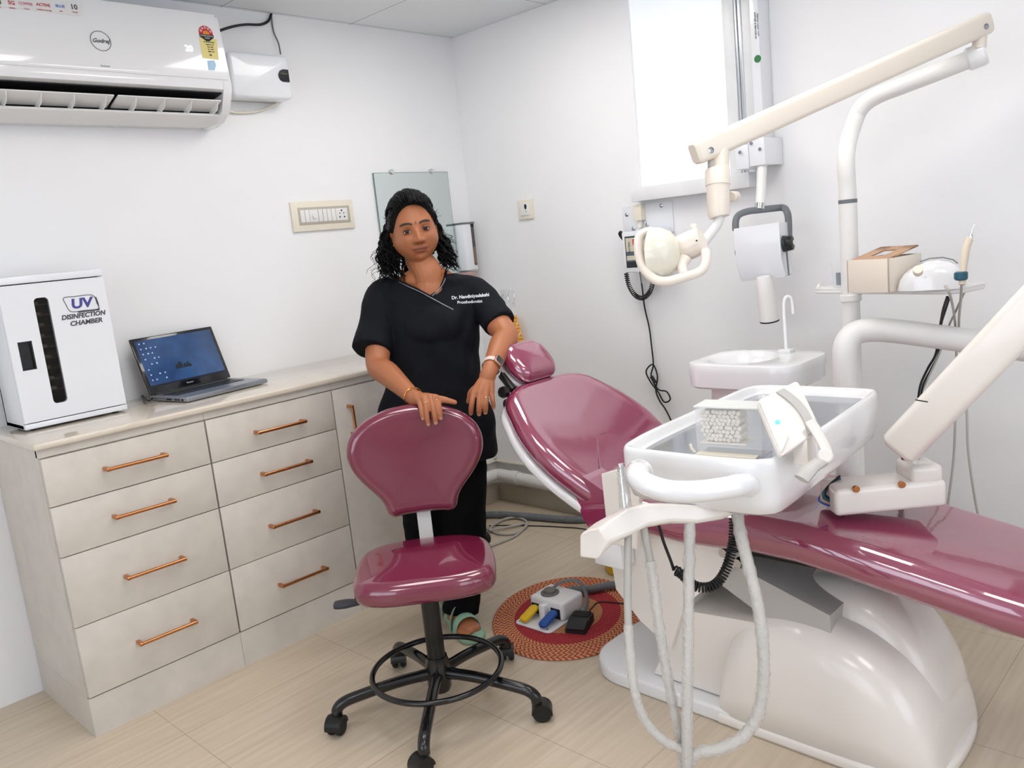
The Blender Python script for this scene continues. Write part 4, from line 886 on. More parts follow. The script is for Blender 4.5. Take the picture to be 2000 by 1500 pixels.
# ================================================================== DELIVERY ARM + INSTRUMENT UNIT
t = thing('delivery_arm', 'thick white bent tube and square spring arm carrying the instrument unit, right', 'support arm', (-.55, -2.08, .3))
tq = 2.38
tv = W(1650, 700, tq)
pts = [V((tv.x, tv.y, .45)), V((tv.x, tv.y, .75)), V((tv.x, tv.y, .86)), W(1650, 690, tq), W(1655, 668, tq), W(1669, 652, tq), W(1695, 645, tq-.01), W(1740, 646, tq-.02), W(1820, 656, tq-.05), W(1900, 667, tq-.09), W(2010, 683, tq-.14), W(2120, 700, tq-.2)]
obj('tube', MB().tube(pts[:2]+spl(pts[2:], 7), .034, 28), 'white', t)
E0 = W(1757, 876, 1.99); E1 = W(2030, 590, 1.75); E2 = E1+(E1-E0)*.35
sarm = obj('spring_arm', barbox(E0, E2, .088, .092, .02, V((0, 0, 1)), .014), 'warm', t)
q = W(1802, 869, 1.93); obj('arm_bolt', MB().ball(q, .007), 'copper', sarm)
obj('arm_mark', MB().tube([W(1788, 781, 1.845), W(1800, 783, 1.845), W(1812, 785, 1.848)], .0014, 6), 'dark', sarm)
obj('elbow_joint', MB().cyl(E2+V((.02, .0, -.06)), W(2125, 700, 2.15)+V((0, 0, .04)), .04, 20), 'white', t)
jc = W(1778, 905, 2.07)
obj('pivot_post', MB().cyl(jc+V((0, 0, -.03)), jc+V((0, 0, .05)), .022, 20), 'steel', t)
bk = MB(); z0 = .612; c0 = WZ(1812, 980, z0+.03); c1 = WZ(1640, 962, z0+.05)
bmx = frame2(V((-.855, -2.41, 0)), V((-1.02, -2.235, 0)), z0)
obj('bracket', MB().box((-.02, -.055, 0), (.25, .055, .068), .012, 3, bmx).box((-.015, -.05, .06), (.06, .05, .105), .012, 3, bmx), 'warm', t)
for x_ in (.09, .20): obj('bracket_screw', MB().cyl(bmx @ V((x_, .05, .068)), bmx @ V((x_, .062, .068)), .008, 14, .001), 'copper', t)
for i, (m_, r_) in enumerate((('rubber', .003), ('teal', .004), (mat('tan_tube', 'c2a07a', .4), .003), ('blue', .0025))):
    obj('wire', MB().tube(spl([W(1640, 930+i*5, 2.08), W(1618-i*3, 950+i*4, 2.05), W(1612-i*4, 966+i*4, 2.04), W(1625, 974+i*5, 2.05), W(1650, 972+i*6, 2.08)], 6), r_, 8), m_, t)

t = thing('instrument_unit', 'white moulded instrument tray unit with a bar handle and hanging hoses, lower right', 'dental unit', (-1.2, -2.14, .78))
TZ = .888
oc = [(-1.560, -2.045), (-1.557, -2.20), (-1.545, -2.30), (-1.525, -2.333), (-1.48, -2.345), (-1.2, -2.328), (-.95, -2.31), (-.87, -2.30), (-.845, -2.275), (-.842, -2.20), (-.85, -2.05), (-.87, -1.975), (-.915, -1.955), (-1.0, -1.955), (-1.2, -1.965), (-1.40, -1.975), (-1.50, -1.988), (-1.543, -2.002)]
ocs = resample(spl([(a, b_, 0) for a, b_ in oc], 5, True), 120)
cx_, cy_ = -1.21, -2.145
def trg(k_, z, inset=0):
    out_ = []
    n_ = len(ocs)
    for i in range(n_):
        p = ocs[i]; d = (ocs[(i+1) % n_]-ocs[i-1]).normalized(); nn = V((-d.y, d.x, 0))
        if nn.dot(V((cx_, cy_, 0))-p) < 0: nn = -nn
        q = p+nn*inset; out_.append(V((cx_+(q.x-cx_)*k_, cy_+(q.y-cy_)*k_, z)))
    return out_
TL = [trg(.5, .762), trg(.90, .764, .0), trg(.955, .775), trg(.985, .80), trg(1, .84), trg(1, .876), trg(1, .884, .002), trg(1, TZ, .006), trg(1, TZ, .012), trg(1, .884, .017), trg(1, .872, .022), trg(1, .866, .03)]
obj('tray_body', MB().loft(TL), 'gloss_white', t, ang=60)
obj('steel_tray', MB().loft([trg(1, .8665, .034), trg(1, .8675, .034), trg(.97, .8675, .034)]), 'steel', t)
hpts = [W(1248, 922, 1.68), W(1245, 926, 1.64), W(1250, 937, 1.61), W(1272, 949, 1.59), W(1310, 959, 1.575), W(1360, 960, 1.57), W(1410, 954, 1.575), W(1442, 948, 1.585), W(1462, 947, 1.62), W(1466, 950, 1.66)]
hpp = spl(hpts, 7); obj('bar_handle', MB().tube(hpp, [.0225+.006*abs(i/(len(hpp)-1)*2-1)**4 for i in range(len(hpp))], 20, sx=.92), 'gloss_white', t)
# instrument holder below the front edge: a moulded bar ending in a squared block
st_ = [((1170, 1034), (1188, 1056), 1.66, (1131, 1044), (1130, 1091), (1166, 1095)),
       ((1196, 1015), (1212, 1050), 1.665, (1160, 1022), (1160, 1066), (1192, 1068)),
       ((1228, 995), (1236, 1042), 1.67, (1200, 1000), (1200, 1030), (1222, 1050)),
       ((1262, 984), (1268, 1025), 1.675, (1240, 985), (1240, 1010), (1258, 1032)),
       ((1310, 985), (1312, 1018), 1.685, (1300, 984), (1300, 1000), (1308, 1024)),
       ((1360, 988), (1362, 1020), 1.70, (1352, 986), (1352, 1000), (1358, 1024)),
       ((1410, 986), (1412, 1012), 1.715, (1405, 984), (1405, 998), (1409, 1016)),
       ((1445, 975), (1446, 998), 1.73, (1440, 975), (1440, 990), (1444, 1000))]
rings = []
for ft, fl, tt, bt, bb_, ub in st_:
    rings.append([W(*ft, tt), W(*fl, tt-.004), W(*ub, tt+.012), W(*bb_, tt+.05), W(*bt, tt+.05), W((ft[0]+bt[0])/2, (ft[1]+bt[1])/2-2, tt+.02)])
ih = obj('instrument_holder', MB().loft(rings), 'warm', t, ang=60)
bv = ih.modifiers.new('round', 'BEVEL'); bv.width = .006; bv.segments = 3
def hose(pts, r_, sl=None, m_='hose', nm='hose'):
    P = spl([W(*p) for p in pts], 9); h = obj(nm, MB().tube(P, r_, 14), m_, t)
    if sl:
        a, b_, rs = sl; n_ = len(P); Q = P[int(a*n_):int(b_*n_)]; rnd = random.Random(len(Q))
        R = [rs*(1+.05*sin(i*1.3)+.14*(rnd.random()-.5)) for i in range(len(Q))]
        obj('plastic_sleeve', MB().tube(Q, R, 12), 'film', h)
    return h
hose([(1227, 1040, 1.70), (1226, 1100, 1.69), (1226, 1180, 1.68), (1230, 1270, 1.67), (1240, 1350, 1.66), (1262, 1410, 1.66), (1298, 1448, 1.66), (1330, 1466, 1.67), (1338, 1500, 1.7), (1340, 1560, 1.75)], .0078, (.28, 1, .0098))
hose([(1256, 1025, 1.70), (1265, 1070, 1.70), (1274, 1120, 1.70), (1284, 1200, 1.69), (1298, 1290, 1.69), (1313, 1370, 1.69), (1326, 1430, 1.69), (1333, 1500, 1.7), (1334, 1560, 1.75)], .0078, (.2, 1, .0108))
hose([(1347, 990, 1.72), (1347, 1050, 1.70), (1345, 1150, 1.68), (1344, 1250, 1.67), (1342, 1350, 1.66), (1342, 1450, 1.66), (1341, 1560, 1.68)], .0092, (.05, 1, .0118))
hose([(1438, 985, 1.74), (1446, 1040, 1.71), (1463, 1110, 1.69), (1480, 1180, 1.67), (1490, 1260, 1.66), (1491, 1330, 1.66), (1480, 1395, 1.66), (1450, 1440, 1.66), (1405, 1463, 1.66), (1360, 1472, 1.67), (1344, 1500, 1.68), (1340, 1560, 1.7)], .0105, (.03, .97, .0130))
# coiled black lead and its straight feed
cp = spl([W(u, v, tt) for u, v, tt in ((1434, 1010, 1.86), (1432, 1055, 1.86), (1424, 1095, 1.85), (1408, 1130, 1.84), (1388, 1146, 1.83), (1362, 1146, 1.83), (1345, 1135, 1.84), (1330, 1120, 1.85), (1318, 1114, 1.85))], 60)
cc_ = []; a = V((0, 1, 0)); s_ = 0
for i in range(len(cp)-1):
    T_ = (cp[i+1]-cp[i]).normalized(); a = (a-T_*a.dot(T_)).normalized(); b_ = T_.cross(a); s_ += (cp[i+1]-cp[i]).length
    ph = 2*pi*s_/.0068; cc_.append(cp[i]+(a*cos(ph)+b_*sin(ph))*.0095)
obj('coiled_cord', MB().tube(cc_, .0027, 6), 'rubber', t)
obj('cord_feed', MB().tube(spl([W(1283, 1012, 1.86), W(1295, 1055, 1.86), W(1310, 1095, 1.86), W(1316, 1114, 1.86)], 6), .0035, 8), 'rubber', t)
obj('air_syringe', MB().tube(spl([W(1222, 990, 1.71), W(1218, 950, 1.71), W(1214, 920, 1.71), W(1211, 905, 1.71)], 5), [.011]*4+[.010]*4+[.008]*4+[.0055]*3+[.005], 14), 'chrome', t)
obj('syringe_sleeve', MB().tube([W(1222, 992, 1.71), W(1218, 950, 1.71), W(1214, 920, 1.71)], [.0135, .0125, .0105], 12), 'film', t)

# ---- cotton roll dispenser on the tray
q0 = W(1358, 872, 1.70); q1 = W(1492, 892, 1.655)
o_ = WZ(1362, 884, .869); o1 = WZ(1490, 893, .869)
CMx = frame2(V((o_.x, o_.y, 0)), V((o1.x, o1.y, 0)), .869); Lc = (V((o1.x, o1.y, 0))-V((o_.x, o_.y, 0))).length
s3 = 1 if (CMx @ V((0, 1, 0))-CMx @ V((0, 0, 0))).x > 0 else -1
t = thing('cotton_roll_dispenser', 'clear acrylic box full of white cotton rolls standing on the instrument tray', 'dispenser', CMx @ V((Lc/2, s3*.03, 0)))
def cb(x0, y0, z0, x1, y1, z1, bev=.0008, m_=None):
    ya, yb = sorted((s3*y0, s3*y1)); return (m_ or MB()).box((x0, ya, z0), (x1, yb, z1), bev, 1, CMx)
hD = .062; hH = .098
m_ = cb(0, 0, 0, Lc, .002, hH); cb(0, hD-.002, 0, Lc, hD, hH, m_=m_); cb(0, 0, 0, .002, hD, hH, m_=m_); cb(Lc-.002, 0, 0, Lc, hD, hH, m_=m_); cb(0, 0, 0, Lc, hD, .002, m_=m_)
obj('case', m_, 'clear', t)
obj('lid', cb(-.002, -.002, hH, Lc+.002, hD+.002, hH+.004), mat('frosted_lid', 'eef0ee', .3, alpha=.8), t)
obj('trough', cb(.004, -.022, .0, Lc*.95, .0, .004).tube([CMx @ V((.0, s3*-.012, .004)), CMx @ V((-.006, s3*-.014, .012)), CMx @ V((-.008, s3*-.015, .022))], .003, 8), 'creamp', t)
obj('inner_ramp', cb(.006, .004, .020, Lc*.75, hD-.004, .024), 'creamp', t)
t4 = t
rnd = random.Random(5); n_ = 0; R_ = .0046
first = None
for r_ in range(8):
    for c_ in range(9):
        x = .012+c_*R_*2.04+(R_ if r_ % 2 else 0)+(rnd.random()-.5)*.0022; z = .030+r_*R_*1.80+(rnd.random()-.5)*.0018
        if x > Lc*.78 or (r_ == 0 and c_ < 1): continue
        if first is None:
            c0 = CMx @ V((x, s3*.006, z)); c1_ = CMx @ V((x, s3*(hD-.006), z))
            first = obj('cotton_roll', MB().cyl(c0, c1_, R_, 12, .0008), 'cotton'); first['label'] = 'white cotton roll packed with others in the clear dispenser box'; first['category'] = 'cotton roll'; first['group'] = 'cotton rolls in the dispenser'
            fx, fz = x, z
        else:
            cpy = first.copy(); COL.objects.link(cpy); dlt = (CMx.to_3x3() @ V((x-fx+(rnd.random()-.5)*.0006, (rnd.random()-.5)*.006, z-fz))); cpy.location = first.location+dlt
# ---- curved white panel with the cyan lamp leaning against it
PN = []
tt_ = thing('tilted_control_panel', 'white tilted panel with a curved grey stripe and a cyan light beside the cotton rolls', 'control panel', (-1.5, -2.3, .87))
c00 = W(1478, 783, 1.64); c10 = W(1558, 742, 1.66); c11 = W(1604, 838, 1.60); c01 = W(1524, 893, 1.575)
Ux = (c10-c00).normalized(); Vy0 = (c01-c00); Nn = Ux.cross(Vy0).normalized(); Nn = Nn if Nn.dot(CAM-c00) > 0 else -Nn; Vy = Nn.cross(Ux); Vy = Vy if Vy.dot(Vy0) > 0 else -Vy
wU = ((c10-c00).length+(c11-c01).length)/2; hV = Vy0.dot(Vy)
def PP(a, b_, h=0): return c00+(c10-c00)*a*(1-b_)+(c01-c00)*b_*(1-a*0)+((c11-c01)*a*b_)+Nn*h
def pan(pts, h0, h1): return MB().loft([[PP(a, b_, h0) for a, b_ in pts], [PP(a, b_, h1) for a, b_ in pts]])
rr_ = [(x+.5, y+.5) for x, y in rrect(1, 1, .09, 5)]
obj('back_plate', MB().loft([[PP(a, b_, h) for a, b_ in rr_] for h in (-.012, -.002)]+[[PP(.5+(a-.5)*.97, .5+(b_-.5)*.97, .0) for a, b_ in rr_]]), 'warm', tt_)
lens = [(.03, .05)]+[(.03+.44*sin(pi*g)**.8, .05+.9*g) for g in [i/14 for i in range(1, 14)]]+[(.03, .95)]
obj('raised_lens', pan(lens, 0, .004), 'warm', tt_)
def arc(o, w_): 
    A = [(.42+.36*sin(pi*(.10+.80*g)*.75)-.05+o, .03+.93*g) for g in [i/16 for i in range(17)]]
    return A
A = arc(0, 0); Bq = [(a+.17, b_) for a, b_ in A]
obj('stripe', pan(A+Bq[::-1], 0, .005), 'lgrey', tt_, 'curved grey stripe')
obj('cyan_light', MB().ball(PP(.21, .50, .005), .0048), 'cyan', tt_)
# grey linkage arm
obj('upper_link', MB().tube(spl([W(1582, 822, 1.585), W(1597, 846, 1.575), W(1611, 872, 1.565), W(1617, 890, 1.56)], 5), .013, 12, sx=.6), 'warm', tt_)
obj('lower_link', MB().tube(spl([W(1614, 892, 1.56), W(1600, 903, 1.545), W(1580, 918, 1.53), W(1565, 936, 1.525)], 5), [.013]*4+[.015]*6+[.017]*6, 12, sx=.6), 'lgrey', tt_)
obj('link_joint', MB().cyl(W(1612, 890, 1.535), W(1613, 891, 1.575), .014, 18, .003), 'warm', tt_)
obj('mount_block', MB().box((-.02, -.015, -.02), (.02, .015, .035), .004, 2, Matrix.Translation(W(1572, 885, 1.62))), 'warm', tt_)

# ================================================================== X-RAY MACHINE
t = thing('xray_machine', 'white wall x-ray unit with a grey yoke and pointed cylinder, beyond the chair', 'x-ray machine', (-.15, -1.70, 1.1))
def colx(u, v, x=-.10): return WX(u, v, x)
ra1 = WX(1487, 200, -.10); yR = -1.655
obj('wall_rail', MB().box((-.085, WX(1484, 100, -.085).y, 1.60), (-.004, WX(1467, 100, -.085).y, H), .003), 'panel_white', t)
obj('green_dot', MB().lathe([(.013, 0), (.013, .001)], (-.0855, WX(1480, 115, -.085).y, WX(1480, 115, -.085).z), (-1, 0, 0), 24), mat('green_dot', '2f7a45', .5), t)
text('lettering', 'SUPPLIED & SERVICED BY', .008, (-.0858, WX(1477, 85, -.085).y, 2.0), (0, 0, -1), (0, -1, 0), 'ink', t)
text('lettering', 'DENTAL X-RAY UNIT', .008, (-.0858, WX(1482, 85, -.085).y, 2.0), (0, 0, -1), (0, -1, 0), 'ink', t)
tx = 2.98
obj('rail_bracket', MB().box((-.14, -1.604, 1.515), (-.004, -1.552, 1.60), .003).box((-.145, -1.668, 1.52), (-.004, -1.608, 1.615), .003), 'panel_white', t)
for y, z in ((-1.575, 1.575), (-1.62, 1.60), (-1.652, 1.575)): obj('bracket_bolt', MB().lathe([(.006, 0), (.006, .003), (.001, .004)], (-.1455, y, z), (-1, 0, 0), 12), 'steel', t)
xp = W(1488, 330, 2.97); xq = W(1485, 402, 2.93)
obj('stem', MB().tube([W(1489, 318, 2.95), xq], .017, 20), 'white', t)
obj('stem_collar', MB().cyl(W(1485, 397, 2.93), W(1484, 409, 2.93), .0185, 24, .002), 'chrome', t)
yk = [W(u, v, 2.93) for u, v in ((1437, 450, ), (1437, 432), (1443, 420), (1460, 413), (1484, 410), (1510, 407), (1530, 406), (1537, 414), (1540, 430), (1541, 470))]
yk = [p if i < 7 else W(*((1530, 406), (1537, 414), (1540, 430), (1541, 470))[i-6], 2.88) for i, p in enumerate(yk)]
obj('yoke', MB().tube(spl(yk, 6), .012, 12, sx=1.0), 'grey', t)
# tube head: slanted box, drawn in a frame turned like the photograph's head
h00 = W(1433, 447, 2.88); h10 = W(1521, 434, 2.79); h01 = W(1445, 547, 2.88)
HU = (h10-h00).normalized(); HN = HU.cross(V((0, 0, 1))).normalized(); HN = HN if HN.dot(CAM-h00) > 0 else -HN
HZ = HU.cross(HN); HZ = HZ if HZ.z > 0 else -HZ
hw = (h10-h00).length; hh_ = .185; hd_ = .115
front = [(0, 0), (0, -.118), (.012, -.122)]
pr2 = [(0, 0), (.012, -.118), (-.018, -.186), (-hd_+.01, -.185), (-hd_, -.11), (-hd_, -.004), (-.01, .0)]    # (n, z)
R = []
for a, s_ in ((0, .97), (.004, 1), (hw-.004, 1), (hw, .97)):
    R.append([h00+HU*a+HN*(n_*s_)+HZ*(z_*s_-.003*(1-s_)) for n_, z_ in [(x_, y_) for x_, y_ in pr2]])
obj('tube_head', MB().loft(R), 'panel_white', t, ang=30)
pv = h00+HU*(hw+.004)+HN*-.03+HZ*-.075
obj('side_disc', MB().lathe([(.028, -.004), (.028, .006), (.022, .012)], pv, HU, 28), 'lever', t)
obj('pivot_knob', MB().lathe([(.024, .006), (.026, .012), (.024, .028), (.012, .032)], pv+HN*.004, HU, 28), 'black', t)
obj('knob_cap', MB().lathe([(.010, .031), (.010, .035), (.001, .036)], pv+HN*.004, HU, 20), 'white', t)
obj('pivot_knob', MB().lathe([(.016, 0), (.016, .010)], h00+HN*-.03+HZ*-.085, -HU, 20), 'black', t)
obj('cable_guide', MB().tube([pv-HZ*.02+HU*.004, pv-HZ*.108+HU*.004], .003, 8), 'grey', t)
text('lettering', 'DC', .009, h00+HU*(hw*.48)+HZ*-.07+HN*.0035, HU, HZ, 'ink', t)
cn0 = W(1492, 546, 2.84); cn1 = W(1503, 626, 2.878)
cax = (cn1-cn0).normalized()
obj('cone', MB().lathe([(.022, -.01), (.028, .006), (.030, .03), (.0325, .142), (.0325, .146)], cn0, cax, 32), 'white', t)
obj('cone_ring', MB().lathe([(.0332, .144), (.0332, .149), (.024, .149), (.024, .146)], cn0, cax, 32), 'black', t)
# ---- control box
t = thing('xray_control_box', 'white wall control box with a dark-framed keypad and a coiled black lead, behind the lamp', 'control box', (-.04, -1.05, 1.15))
obj('wall_plate', MB().box((-.008, -1.19, 1.315), (0, -.945, 1.44), .001), 'panel_white', t)
for y, z in ((-.965, 1.405), (-1.14, 1.425), (-.995, 1.345), (-1.065, 1.355)): obj('plate_screw', MB().lathe([(.008, 0), (.008, .003), (.003, .006)], (-.0085, y, z), (-1, 0, 0), 14), 'steel', t)
obj('hanger_block', MB().box((-.04, -1.06, 1.375), (-.008, -1.02, 1.44), .002).box((-.03, -1.048, 1.345), (-.012, -1.032, 1.375), .002), 'creamp', t)
obj('case', MB().box((-.085, -1.19, 1.165), (-.02, -.985, 1.335), .006), 'panel_white', t)
obj('keypad', MB().box((-.0865, -1.165, 1.185), (-.084, -1.0, 1.315), .001), 'lever', t)
kp = obj('keypad_face', MB().box((-.0872, -1.16, 1.21), (-.0862, -1.005, 1.308)), mat('beige_keypad', 'cfc9b4', .5), t)
obj('red_key', MB().box((-.0882, -1.065, 1.278), (-.087, -1.04, 1.302), .0005), mat('red_key', 'd0202c', .4), t)
sp_ = mat('slate_keys', '55636e', .5)
obj('keypad_print', MB().box((-.0878, -1.16, 1.235), (-.087, -1.005, 1.252)).box((-.0878, -1.085, 1.252), (-.087, -1.05, 1.268)).box((-.0878, -1.16, 1.21), (-.087, -1.005, 1.216)), sp_, t)
text('lettering', 'PROTEXA', .011, (-.0878, -1.022, 1.268), (0, 0, 1), (0, 1, 0), 'ink', t)
obj('lead_clip', MB().tube(spl([(-.06, -.985, 1.315), (-.06, -.965, 1.335), (-.055, -.955, 1.325), (-.05, -.97, 1.30)], 5), .006, 10), 'black', t)
def coil(pts, r_, pitch, rw, k_=50):
    cp = spl(pts, k_); out_ = []; a = V((1, 0, 0)); s_ = 0
    for i in range(len(cp)-1):
        T_ = (cp[i+1]-cp[i]).normalized(); a = (a-T_*a.dot(T_)).normalized(); b_ = T_.cross(a); s_ += (cp[i+1]-cp[i]).length; ph = 2*pi*s_/pitch
        out_.append(cp[i]+(a*cos(ph)+b_*sin(ph))*r_)
    return MB().tube(out_, rw, 6)
obj('coiled_lead', coil([WX(u, v, -.055) for u, v in ((1223, 533), (1228, 556), (1240, 576), (1255, 582), (1269, 570), (1276, 548), (1279, 530))], .0085, .0085, .0025, 60), 'rubber', t)
obj('power_cord', MB().tube(spl([WX(u, v, -.03) for u, v in ((1249, 530), (1254, 560), (1259, 600), (1268, 640), (1273, 680), (1276, 712), (1272, 735), (1285, 760), (1302, 765), (1309, 780), (1297, 785), (1285, 765), (1270, 745), (1262, 725), (1275, 712), (1284, 735), (1281, 762), (1288, 782), (1300, 800), (1312, 825), (1318, 850), (1318, 900))], 7), .0034, 8), 'rubber', t)
obj('cord_tie', MB().tube([WX(1272, 735, -.035), WX(1280, 748, -.035)], .008, 8), 'rubber', t)
yb = V((-.45, -1.12, 0))
tag(obj('yellow_bin', MB().lathe([(.055, .0), (.062, .01), (.080, .21), (.085, .225), (.081, .225), (.075, .20), (.055, .02), (.001, .012)], yb, (0, 0, 1), 28), 'yellow'), 'small bright yellow tub on the floor, mostly hidden behind the dental chair', 'bin')

# ================================================================== THE PERSON
def fuse(mb, vox, smooth=4, fac=.5):
    me = bpy.data.meshes.new('tmp'); me.from_pydata(mb.v, [], mb.f)
    b = bmesh.new(); b.from_mesh(me); bmesh.ops.recalc_face_normals(b, faces=b.faces[:]); b.to_mesh(me); b.free()
    o = bpy.data.objects.new('tmp', me); COL.objects.link(o)
    r = o.modifiers.new('r', 'REMESH'); r.mode = 'VOXEL'; r.voxel_size = vox; r.adaptivity = 0
    if smooth: s_ = o.modifiers.new('s', 'SMOOTH'); s_.factor = fac; s_.iterations = smooth
    bpy.context.view_layer.update()
    m2 = bpy.data.meshes.new_from_object(o.evaluated_get(bpy.context.evaluated_depsgraph_get()))
    out = MB(); out.v = [v_.co.copy() for v_ in m2.vertices]; out.f = [tuple(f.vertices) for f in m2.polygons]
    bpy.data.objects.remove(o); bpy.data.meshes.remove(me); bpy.data.meshes.remove(m2)
    return out
def limb(mb, pts, n=20, k=6, flat=None):
    """pts = [(point, radius)]; smooth tapering limb with rounded ends"""
    P = [V(p) for p, _ in pts]; R = [r_ for _, r_ in pts]
    q = spl(P, k); rr_ = [v_.x for v_ in spl([(r_, 0, 0) for r_ in R], k)]
    d0 = (q[0]-q[1]).normalized(); d1 = (q[-1]-q[-2]).normalized()
    q = [q[0]+d0*rr_[0]*.8, q[0]+d0*rr_[0]*.5]+q+[q[-1]+d1*rr_[-1]*.5, q[-1]+d1*rr_[-1]*.8]
    rr_ = [rr_[0]*.5, rr_[0]*.85]+rr_+[rr_[-1]*.85, rr_[-1]*.5]
    if flat: return mb.tube(q, rr_, n, sx=flat[0], up=flat[1])
    return mb.tube(q, rr_, n)
PF = V((-.67, -.742, 0)).normalized(); PL = V((.742, -.67, 0)).normalized()      # facing, and toward the picture's right (her left)
UP = V((0, 0, 1))
person = thing('person', 'woman in black scrubs with long dark hair, standing with one hand on the stool back', 'person', (-1.13, -.86, 0))
# ---- head frame
EYE = W(814, 449, 2.835); hz_ = (CAM-EYE).normalized(); Xc = (_X-hz_*_X.dot(hz_)).normalized()
hz_ = (hz_*cos(radians(7))+Xc*sin(radians(7))).normalized(); hz_ = (hz_+V((0, 0, -.03))).normalized()
upc = (_U-hz_*_U.dot(hz_)).normalized(); Xc = upc.cross(hz_)
tl_ = radians(13); hy_ = (upc*cos(tl_)-Xc*sin(tl_)).normalized(); hx_ = hy_.cross(hz_)
HS = 1.03
HCn = EYE-(hy_*.006+hz_*.088)*HS
def HP(x, y, z): return HCn+(hx_*x+hy_*y+hz_*z)*HS
def HL(p): d = (p-HCn)/HS; return d.dot(hx_), d.dot(hy_), d.dot(hz_)
def G(a, s_): return math.exp(-(a/s_)**2)
def sst(a, b_, x): t_ = max(0, min(1, (x-a)/(b_-a))); return t_*t_*(3-2*t_)
def headp(ux, uy, uz, off=0):
    x, y, z = .0735*ux, .113*uy, .093*uz
    if uy < -.05:
        g = (-uy-.05)/.95; x *= (1-.34*g**2.8)*(1+.62*g*(1-g))
        if z < 0: z *= 1-.55*sst(0, .8, g)
        else: z *= 1+.08*g
    if z > 0: z = .093*(uz**.86)*(1+(.08*max(0, -uy-.05)))
    if uz > 0:
        ff = sst(.0, .35, uz); dz = 0
        dz += .0215*G(x, .0115)*sst(.026, -.024, y)*sst(-.043, -.031, y)
        dz += .0095*(G(x-.0142, .0070)+G(x+.0142, .0070))*G(y+.0295, .0075)
        dz += .003*G(x, .008)*G(y+.026, .008)
        dz -= .0110*(G(x-.031, .0175)+G(x+.031, .0175))*G(y-.006, .0115)
        dz += .0045*G(y-.029, .010)*G(abs(x)-.025, .028)
        dz += .0050*(G(x-.045, .018)+G(x+.045, .018))*G(y+.022, .020)
        dz += .0056*G(y+.0540, .0046)*G(x, .0215)+.0070*G(y+.0640, .0052)*G(x, .0185)
        dz -= .0032*G(y+.0592, .0022)*G(x, .026); dz -= .0025*G(abs(x)-.029, .006)*G(y+.058, .007)
        dz -= .0028*G(y+.0745, .005)*G(x, .02)
        dz += .007*G(y+.093, .015)*G(x, .020)
        dz -= .0020*G(x, .004)*G(y+.046, .006)
        z += dz*ff
    l_ = sqrt(ux*ux+uy*uy+uz*uz)
    return V((x+ux*off, y+uy*off, z+uz*off))
def sphere_mb(fn, nu=150, nv=110):
    mb = MB(); rings = []
    for i in range(1, nv):
        ph = pi*i/nv; rings.append([HP(*fn(sin(ph)*sin(2*pi*j/nu), cos(ph), sin(ph)*cos(2*pi*j/nu))) for j in range(nu)])
    return mb.loft(rings)
skin = sphere_mb(lambda a, b_, c_: headp(a, b_, c_))
# ears
for s_ in (-1, 1):
    E_ = HP(s_*.0745, -.006, -.008); ax_ = (hx_*s_*.55+hz_*.25).normalized()
    o_ = [(x*.017+.002*sin(3*y), y*.031) for x, y in [(cos(a)*(1-.25*sin(a)*-1 if sin(a) < 0 else 1), sin(a)) for a in [2*pi*i/24 for i in range(24)]]]
    skin.slab(o_, E_-(hx_*s_)*.004, (hz_*-1+hx_*s_*.5).normalized(), (hx_*s_+hz_*.5).normalized(), .009, .004, -.003)
# neck and upper chest
NB = W(842, 548, 2.96)
limb(skin, [(HP(0, -.05, -.012), .050), (HP(0, -.10, -.015), .050), (W(833, 528, 2.94), .052), (W(840, 548, 2.955), .062)])
CH = [(W(828, 545, 2.955), .05), (W(842, 575, 2.965), .08)]
limb(skin, [(W(780, 562, 2.985), .030), (W(808, 550, 2.97), .044), (W(838, 546, 2.96), .050), (W(866, 544, 2.97), .036), (W(886, 558, 2.985), .026)])
limb(skin, [(W(838, 540, 2.955), .050), (W(840, 562, 2.955), .060), (W(842, 582, 2.965), .060)])
# torso core (under the clothes)
def ering(c, hw, hd, tilt=0, n=40, e_=.85):
    o = []
    for j in range(n):
        a = 2*pi*j/n; ca, sa = cos(a), sin(a)
        o.append(c+PL*(hw*(abs(ca)**e_)*(1 if ca >= 0 else -1)*1)+PF*(hd*(abs(sa)**e_)*(1 if sa >= 0 else -1))+UP*(tilt*ca*hw))
    return o
S_ = 2.97/FPX
prof_t = [(846, 545, 42, .050), (843, 552, 70, .058), (842, 562, 92, .070), (843, 580, 102, .085), (847, 610, 98, .102), (850, 645, 92, .113), (848, 690, 88, .106), (846, 735, 90, .104), (848, 780, 101, .112), (851, 830, 112, .122)]
TT = 2.985
tc_ = [(W(u, v_, TT), hw*S_, hd) for u, v_, hw, hd in prof_t]
core = [ering(c, (hw-.018)*.96, hd-.026, -.06) for c, hw, hd in tc_]
skin.loft(core)
